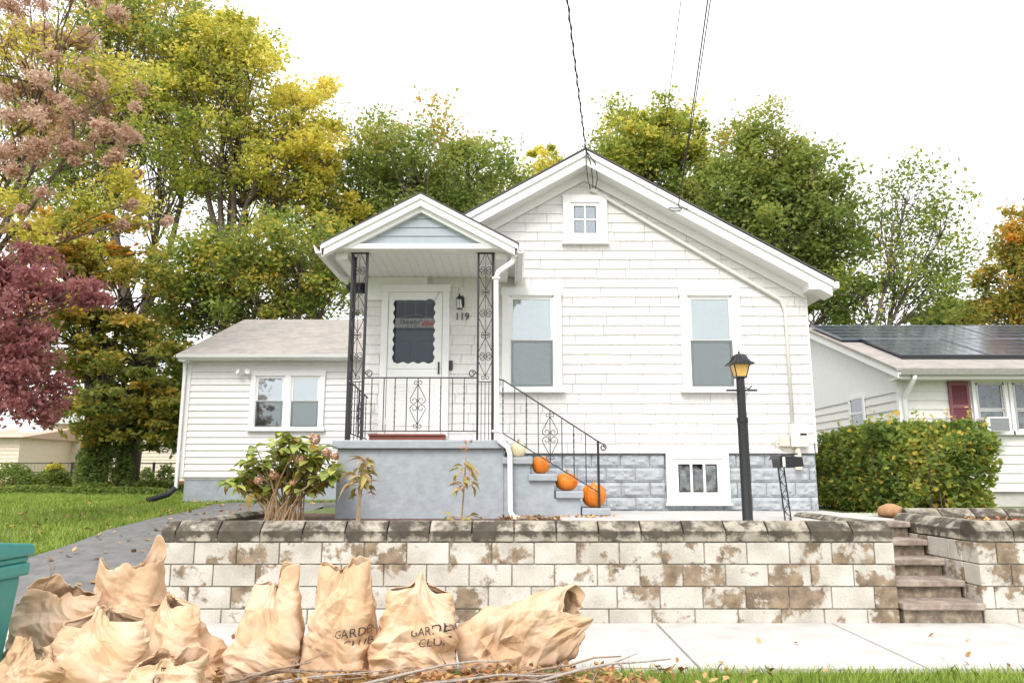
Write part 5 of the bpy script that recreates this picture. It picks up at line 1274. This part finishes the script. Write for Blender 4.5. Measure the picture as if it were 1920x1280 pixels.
# ================= PAPER LEAF BAGS
def bag_mat():
    m = pm('brown_kraft_paper', (.56, .37, .225), .7, .08, 5, .12, 60, col2=(.63, .455, .32), rnd=.04, spec=.3); return m
M['paper'] = bag_mat(); M['bagink'] = pm('bag_print', (.06, .045, .04), .8, .1, 20); M['debris'] = pm('dead_leaves', (.16, .09, .05), .95, .4, 30, 1, 40, col2=(.30, .2, .11))
def ridge(p, f, s): 
    n = mnoise.noise(p*f+Vector((s*3.7, s*1.9, s*5.3))); return 1-2*abs(n)
_lat = {}
def lat(i, j, s):
    k = (i, j, s)
    if k not in _lat: _lat[k] = random.Random(i*7919+j*104729+s*31).uniform(-1, 1)
    return _lat[k]
def facet(a, t, na, nt_, s):
    """piecewise planar folds: linear over the triangles of a lattice wrapped round the bag"""
    x = (a/(2*math.pi))*na; y = t*nt_; i, j = math.floor(x), math.floor(y); fx, fy = x-i, y-j; i0, i1 = i % na, (i+1) % na
    a00, a10, a01, a11 = lat(i0, j, s), lat(i1, j, s), lat(i0, j+1, s), lat(i1, j+1, s)
    if (i0*3+j*5+s) % 2:
        return a00+(a10-a00)*fx+(a01-a00)*fy if fx+fy < 1 else a11+(a01-a11)*(1-fx)+(a10-a11)*(1-fy)
    return a00+(a10-a00)*fx+(a11-a10)*fy if fx > fy else a00+(a01-a00)*fy+(a11-a01)*fx
class Bag:
    """standing paper sack: cross-section rounded box; pinch flattens the mouth; crumples are ridged folds"""
    def __init__(s, c, w_, d, h, yaw=0, lean=(0, 0), pinch=.15, seed=1, fold=0, bulge=.14, topw=1.0, jag=.05, tilt=None, slump=0, peak=None, round=0):
        s.__dict__.update(locals()); 
        s.M = Matrix.Translation(Vector(c)) @ Matrix.Rotation(yaw, 4, 'Z')
        if tilt: s.M = Matrix.Translation(Vector(c)) @ Matrix.Rotation(yaw, 4, 'Z') @ Matrix.Rotation(tilt, 4, 'Y')
    def raw(s, a, t):
        p = 4.5-1.8*t
        hw = s.w_/2*(1+s.bulge*math.sin(math.pi*min(1, t*1.25))*.8)*(1+(s.topw-1)*t**1.5)
        hd = s.d/2*(1+s.bulge*math.sin(math.pi*min(1, t*1.3)))*(1-(1-s.pinch)*max(0, (t-.5)/.5)**1.4)
        ca, sa = math.cos(a), math.sin(a)
        r = (abs(ca/hw)**p+abs(sa/hd)**p)**(-1/p)
        z = s.h*t
        if s.peak: z += t**4*s.peak[1]*math.exp(-((math.atan2(math.sin(a-s.peak[0]), math.cos(a-s.peak[0])))/s.peak[2])**2)
        z += t**6*s.jag*1.3*mnoise.noise(Vector((ca*.9+s.seed*1.7, sa*.9, 1)))+t**8*s.jag*.25*mnoise.noise(Vector((ca*4+s.seed, sa*4, 2)))-s.round*t**3*ca*ca
        z -= s.slump*t*t*(.5+.5*ca)
        q = Vector((r*ca, r*sa, z))
        return q
    def P(s, a, t, lift=0):
        q = s.raw(a, t); e = 1e-3
        nrm = (s.raw(a+e, t)-q).cross(s.raw(a, min(1, t+e))-q if t+e <= 1 else q-s.raw(a, t-e))
        nrm = nrm.normalized() if nrm.length > 1e-12 else Vector((0, 0, 1))
        am = (.25+.75*min(1, 4*t))*(1-.65*t**4)
        wa = a+.22*mnoise.noise(q*5+Vector((s.seed, 0, 0))); wt_ = t+.07*mnoise.noise(q*5+Vector((0, s.seed, 3)))+.05*math.sin(a*2+s.seed)
        cr = .034*facet(wa, wt_, 8, 5, s.seed)+.021*facet(wa+.2*wt_, wt_+.09*a, 21, 15, s.seed+7)+.005*facet(wa, wt_+.13*a, 40, 34, s.seed+13)
        q = q+nrm*(cr*am*(1+.35*s.fold)+lift)
        q.x += s.lean[0]*t**1.6; q.y += s.lean[1]*t**1.6
        return s.M @ q
    def build(s, label, contents=True, na=200, nt_=116):
        o = empty('paper_bag', (s.c[0], s.c[1], s.c[2]), label, 'paper bag', 'paper yard-waste bags along the kerb')
        m = MB()
        for j in range(nt_+1):
            for i in range(na): m.v.append(tuple(s.P(2*math.pi*i/na, j/nt_)))
        for j in range(nt_):
            for i in range(na): m.f.append((j*na+i, j*na+(i+1) % na, (j+1)*na+(i+1) % na, (j+1)*na+i))
        m.f.append(tuple(range(na-1, -1, -1)))
        b = m.build('sack', M['paper'], o, smooth=True, angle=14); sm = b.modifiers.new('paper', 'SOLIDIFY'); sm.thickness = .004; sm.offset = -1
        if contents:
            k = MB(); 
            for j in range(5):
                tt = .80-.02*j*0; 
                for i in range(24):
                    p = s.P(2*math.pi*i/24, .80, -.02); cpt = s.P(0, .80, -.02)*.5+s.P(math.pi, .80, -.02)*.5
                    f = 1-j/4.0; q = cpt.lerp(p, f*.92); k.v.append((q.x, q.y, q.z+.025*mnoise.noise(q*17)))
            for j in range(4):
                for i in range(24): k.f.append((j*24+i, j*24+(i+1) % 24, (j+1)*24+(i+1) % 24, (j+1)*24+i))
            k.build('dead_leaf_fill', M['debris'], o)
        s.o = o; return s
    def text(s, txt, size, a0, t0, rot=0, shear=0):
        R_ = (s.w_+s.d)/4*1.05
        def fn(x, y):
            xr = x*math.cos(rot)-y*math.sin(rot); yr = x*math.sin(rot)+y*math.cos(rot)
            return s.P(a0+xr/R_, min(.99, max(.01, t0+yr/s.h)), .013)-rootloc(s.o)
        text_mesh(txt, size, M['bagink'], 'printed_text', s.o, (0, 0, 0), fn=fn, shear=shear, ext=0)
F_ = -math.pi/2     # angle of the bag side that faces the street
def bpos(u, Y): return (pX(u, 1290, Y), Y, 0)
Bag(bpos(492, 4.95), .44, .36, .66, yaw=.15, lean=(.05, .03), pinch=.10, seed=3, topw=.62, peak=(.2, .17, .9), slump=.03).build('paper bag pinched to a sharp peak with a torn corner hole before the block wall')
g = Bag(bpos(634, 5.0), .38, .32, .76, yaw=-.1, lean=(.02, 0), pinch=.22, seed=5, topw=.80, peak=(.25, .12, .6), jag=.09).build('upright open-topped paper bag reading GARDEN CLUB near its edge')
g.text('GARDEN\nCLUB', .062, F_+.75, .50, rot=.12, shear=.15)
h = Bag(bpos(768, 4.95), .46, .36, .72, yaw=.1, lean=(.06, .02), pinch=.16, seed=8, topw=.82, fold=1, jag=.06, bulge=.2, round=.10).build('bulging paper bag folded over at the waist with GARDEN CLUB printed on the right')
h.text('GARDEN\nCLUB', .066, F_+.50, .56, rot=.08, shear=.12); h.text('-- - --- -\n- --- -- --', .028, F_+.3, .24, rot=.1)
l = Bag((pX(870, 1240, 5.1), 5.15, .20), .40, .34, .80, yaw=-.18, tilt=R(80), pinch=.35, seed=12, topw=1.0, jag=.10, fold=1, lean=(-.12, 0)).build('paper bag lying on its side spilling toward the sidewalk at the end of the row')
l.text('- -- --- - -- -', .035, F_-.1, .45, rot=1.3)
b = Bag(bpos(178, 4.45), .52, .38, .58, yaw=-.1, lean=(-.02, .05), pinch=.2, seed=15, topw=.95, jag=.06, bulge=.2, fold=.6, round=.05).build('wide pale paper bag with a flattened top at the front of the left heap')
Bag(bpos(225, 5.15), .42, .34, .76, yaw=.1, lean=(0, .02), pinch=.6, seed=18, topw=.95, jag=.08, peak=(.6, .14, .35)).build('tall open paper bag with one twisted corner at the back of the heap')
c_ = Bag(bpos(335, 4.95), .46, .36, .58, yaw=-.3, lean=(-.14, .0), pinch=.1, seed=22, topw=.7, round=.06, jag=.08, bulge=.24, slump=-.06).build('slumped paper bag leaning left against the tall open bag')
c_.text('TEE', .06, F_+.8, .28, rot=.5, shear=.2)
e = Bag(bpos(300, 4.2), .42, .34, .40, yaw=.25, lean=(.05, -.02), pinch=.45, seed=25, topw=.8, jag=.08, fold=1.2).build('short crumpled paper bag with a square folded opening at the front of the heap')
e.text('GA', .06, F_-.1, .82, rot=1.2); e.text('y Doers', .045, F_+.45, .30, rot=.5, shear=.2)
Bag(bpos(90, 4.9), .46, .36, .66, yaw=.2, lean=(.05, 0), pinch=.4, seed=28, topw=1.0, jag=.1, fold=.8).build('ragged open paper bag full of twigs next to the teal bin')
Bag(bpos(30, 4.3), .40, .30, .40, yaw=-.3, lean=(.12, .02), pinch=.4, seed=31, topw=.9, jag=.16, fold=1.6).build('flattened torn paper bag at the foot of the teal bin')
# ================= STICKS
rs = random.Random(9)
M['stick'] = pm('dry_stick', (.30, .21, .15), .85, .25, 25, .3, 60); M['stickg'] = pm('grey_stick', (.36, .31, .28), .85, .25, 25, .3, 60)
for i in range(36):
    u = rs.uniform(380, 1130) if i > 8 else rs.uniform(700, 1120); Y = rs.uniform(4.5, 4.8); x = pX(u, 1260, Y); L_ = rs.uniform(.35, 1.1); a = rs.choice((rs.uniform(-.35, .35), rs.uniform(-.9, .9)))
    z = rs.uniform(.06, .19); up_ = rs.uniform(-.02, .22)*L_
    pts = []; 
    for k in range(6):
        t = k/5-.5; pts.append((x+L_*t*math.cos(a), Y+L_*t*math.sin(a)*.4+rs.uniform(-.008, .008), max(.012, z+up_*(t+.5)+.06*L_*(1-4*t*t)*rs.uniform(.2, .8)+rs.uniform(-.006, .006))))
    r0 = rs.choice((.003, .004, .005, .007, .010)); m = MB().tube(pts, [r0*(1-.11*k) for k in range(6)], 6)
    for q in range(rs.randint(0, 3)):
        k = rs.randint(2, 4); p = Vector(pts[k]); m.tube([p, p+Vector((rs.uniform(-.1, .16), rs.uniform(-.06, .06), rs.uniform(.01, .10)))], [r0*.5, r0*.25], 4)
    sm_ = rs.choice(('stick', 'stickg')); q_ = len(m.f) > 35
    lab = f"{'long' if L_ > .75 else 'short'} {'stout' if r0 > .008 else 'thin'} {'brown' if sm_ == 'stick' else 'grey'} {'forked' if q_ else 'straight'} stick in the brush pile before the paper bags"
    tag(m.build('stick', M[sm_], smooth=True), lab, 'stick', 'sticks of the brush pile')
for i, (u, v, Y, dx, h_) in enumerate(((85, 1075, 4.9, .06, .12), (100, 1055, 5.0, -.04, .14))):
    p = Vector(px(u, v, Y)); m = MB().tube([p-Vector((dx, 0, .25)), p-Vector((0, 0, .1)), p+Vector((dx, 0, h_*.4))], [.005, .004, .002], 5); tag(m.build('stick', M['stick']), 'thin twig poking out of the ragged bag by the bin', 'stick', 'twigs in the ragged bag')
# ================= GRASS
def grass(name, pts, hmin, hmax, wd, lm, seed, label=None):
    rs = np.random.RandomState(seed); n = len(pts); h = rs.uniform(hmin, hmax, n); a = rs.uniform(0, 2*np.pi, n); ln = rs.uniform(.1, .8, n)*h; b = rs.uniform(0, 2*np.pi, n)
    t = np.stack([np.cos(a), np.sin(a), 0*a], 1)*(wd*rs.uniform(.6, 1.4, n))[:, None]*.5; d = np.stack([np.cos(b)*ln, np.sin(b)*ln, h], 1)
    v = np.stack([pts-t, pts+t, pts+t*.6+d*np.array([.4, .4, .6]), pts+d, pts-t*.6+d*np.array([.4, .4, .6])], 1).reshape(-1, 3)
    q = np.arange(5*n).reshape(n, 5); patch = np.array([mnoise.noise(Vector((p[0]*1.3, p[1]*1.3, 0))) for p in pts])*.25
    o = np_mesh(name, v, q, lm, None, np.repeat(np.clip(rs.uniform(.1, .75, n)+patch, 0, 1), 5)); o['kind'] = 'stuff'; o['label'] = label; o['category'] = 'grass'; return o
GR = [(0, (.15, .23, .04)), (.4, (.29, .41, .06)), (.75, (.45, .54, .12)), (1, (.62, .56, .24))]
LM['grass'] = leafmat('grass_blade', GR, .3)
rs = np.random.RandomState(3)
n = 42000; P = np.stack([rs.uniform(-3.4, 3.9, n), 5.68-rs.uniform(0, 1, n)**.8*1.5, np.zeros(n)], 1)
edge = np.array([.05*mnoise.noise(Vector((p[0]*4, 0, 3)))+.03*mnoise.noise(Vector((p[0]*13, 0, 3))) for p in P]); P = P[P[:, 1] < 5.60+edge]; P[:, 2] = -.03
grass('verge_grass', P, .03, .095, .007, LM['grass'], 1, 'bright green verge grass along the sidewalk edge')
n = 75000; P = np.stack([-5.5-rs.uniform(0, 1, n)**1.3*11, 7.4+rs.uniform(0, 1, n)**1.2*15, np.zeros(n)], 1)
P[:, 2] = [ramp(y)-.035 for y in P[:, 1]]; e2 = np.array([.12*mnoise.noise(Vector((p[1]*2, 0, 8))) for p in P]); P = P[P[:, 0] < -5.42+e2]
grass('lawn_grass', P, .04, .11, .014, LM['grass'], 2, 'short green lawn grass left of the driveway')
n = 5000; P = np.stack([rs.uniform(4.5, 9, n), rs.uniform(9.6, 10.3, n), np.full(n, .80)], 1); grass('side_grass', P, .03, .08, .012, LM['grass'], 5, 'grass strip at the foot of the hedge')
n = 9000; P = np.stack([rs.uniform(-5.5, -2.5, n), rs.uniform(15.0, 15.0, n)-rs.uniform(0, .25, n), np.full(n, .80)], 1); P = P[:2500]; grass('base_grass', P, .03, .09, .012, LM['grass'], 6, 'thin grass fringe at the base of the wing')
# fallen leaves: a scatter nobody could count
def litter(name, pts, size, label, seed, ramp_=TAN):
    rs = np.random.RandomState(seed); v, q = leaf_quads(pts, size, rs, up=1.2); o = np_mesh(name, v, q, LM['litter'], None, np.repeat(rs.uniform(0, 1, len(pts)), 4)); o['kind'] = 'stuff'; o['label'] = label; o['category'] = 'leaves'
LM['litter'] = leafmat('litter', [(0, (.20, .10, .05)), (.4, (.42, .22, .08)), (.8, (.55, .38, .16)), (1, (.5, .15, .06))], .1)
rs = np.random.RandomState(8)
n = 260; P = np.stack([rs.uniform(-8, -3.5, n), rs.uniform(7.6, 15, n), np.zeros(n)], 1); P[:, 2] = [ramp(y)+.03 for y in P[:, 1]]; litter('fallen_leaves', P, .09, 'dry leaves scattered over the driveway and lawn edge', 1)
n = 260; P = np.stack([rs.uniform(-.15, 1.2, n), rs.uniform(8.75, 9.12, n), rs.uniform(.84, .88, n)], 1); litter('bed_leaves', P, .06, 'reddish dead leaves along the foot of the porch steps', 2)
n = 300; P = np.stack([rs.uniform(4.45, 6.5, n), rs.uniform(7.7, 9.1, n), rs.uniform(.84, .86, n)], 1); litter('mulch_leaves', P, .07, 'leaf scraps on the mulch beside the hedge', 3)
n = 26; P = np.stack([rs.uniform(-3, 4, n), rs.uniform(5.3, 7.1, n), np.full(n, .02)], 1); litter('sidewalk_leaves', P, .06, 'few dead leaves on the sidewalk', 4)
n = 2600; P = np.stack([rs.normal(-.35, .7, n), rs.uniform(4.55, 4.95, n), rs.uniform(.0, .2, n)], 1); litter('brush_leaves', P, .06, 'dead leaf debris among the brush pile', 5)
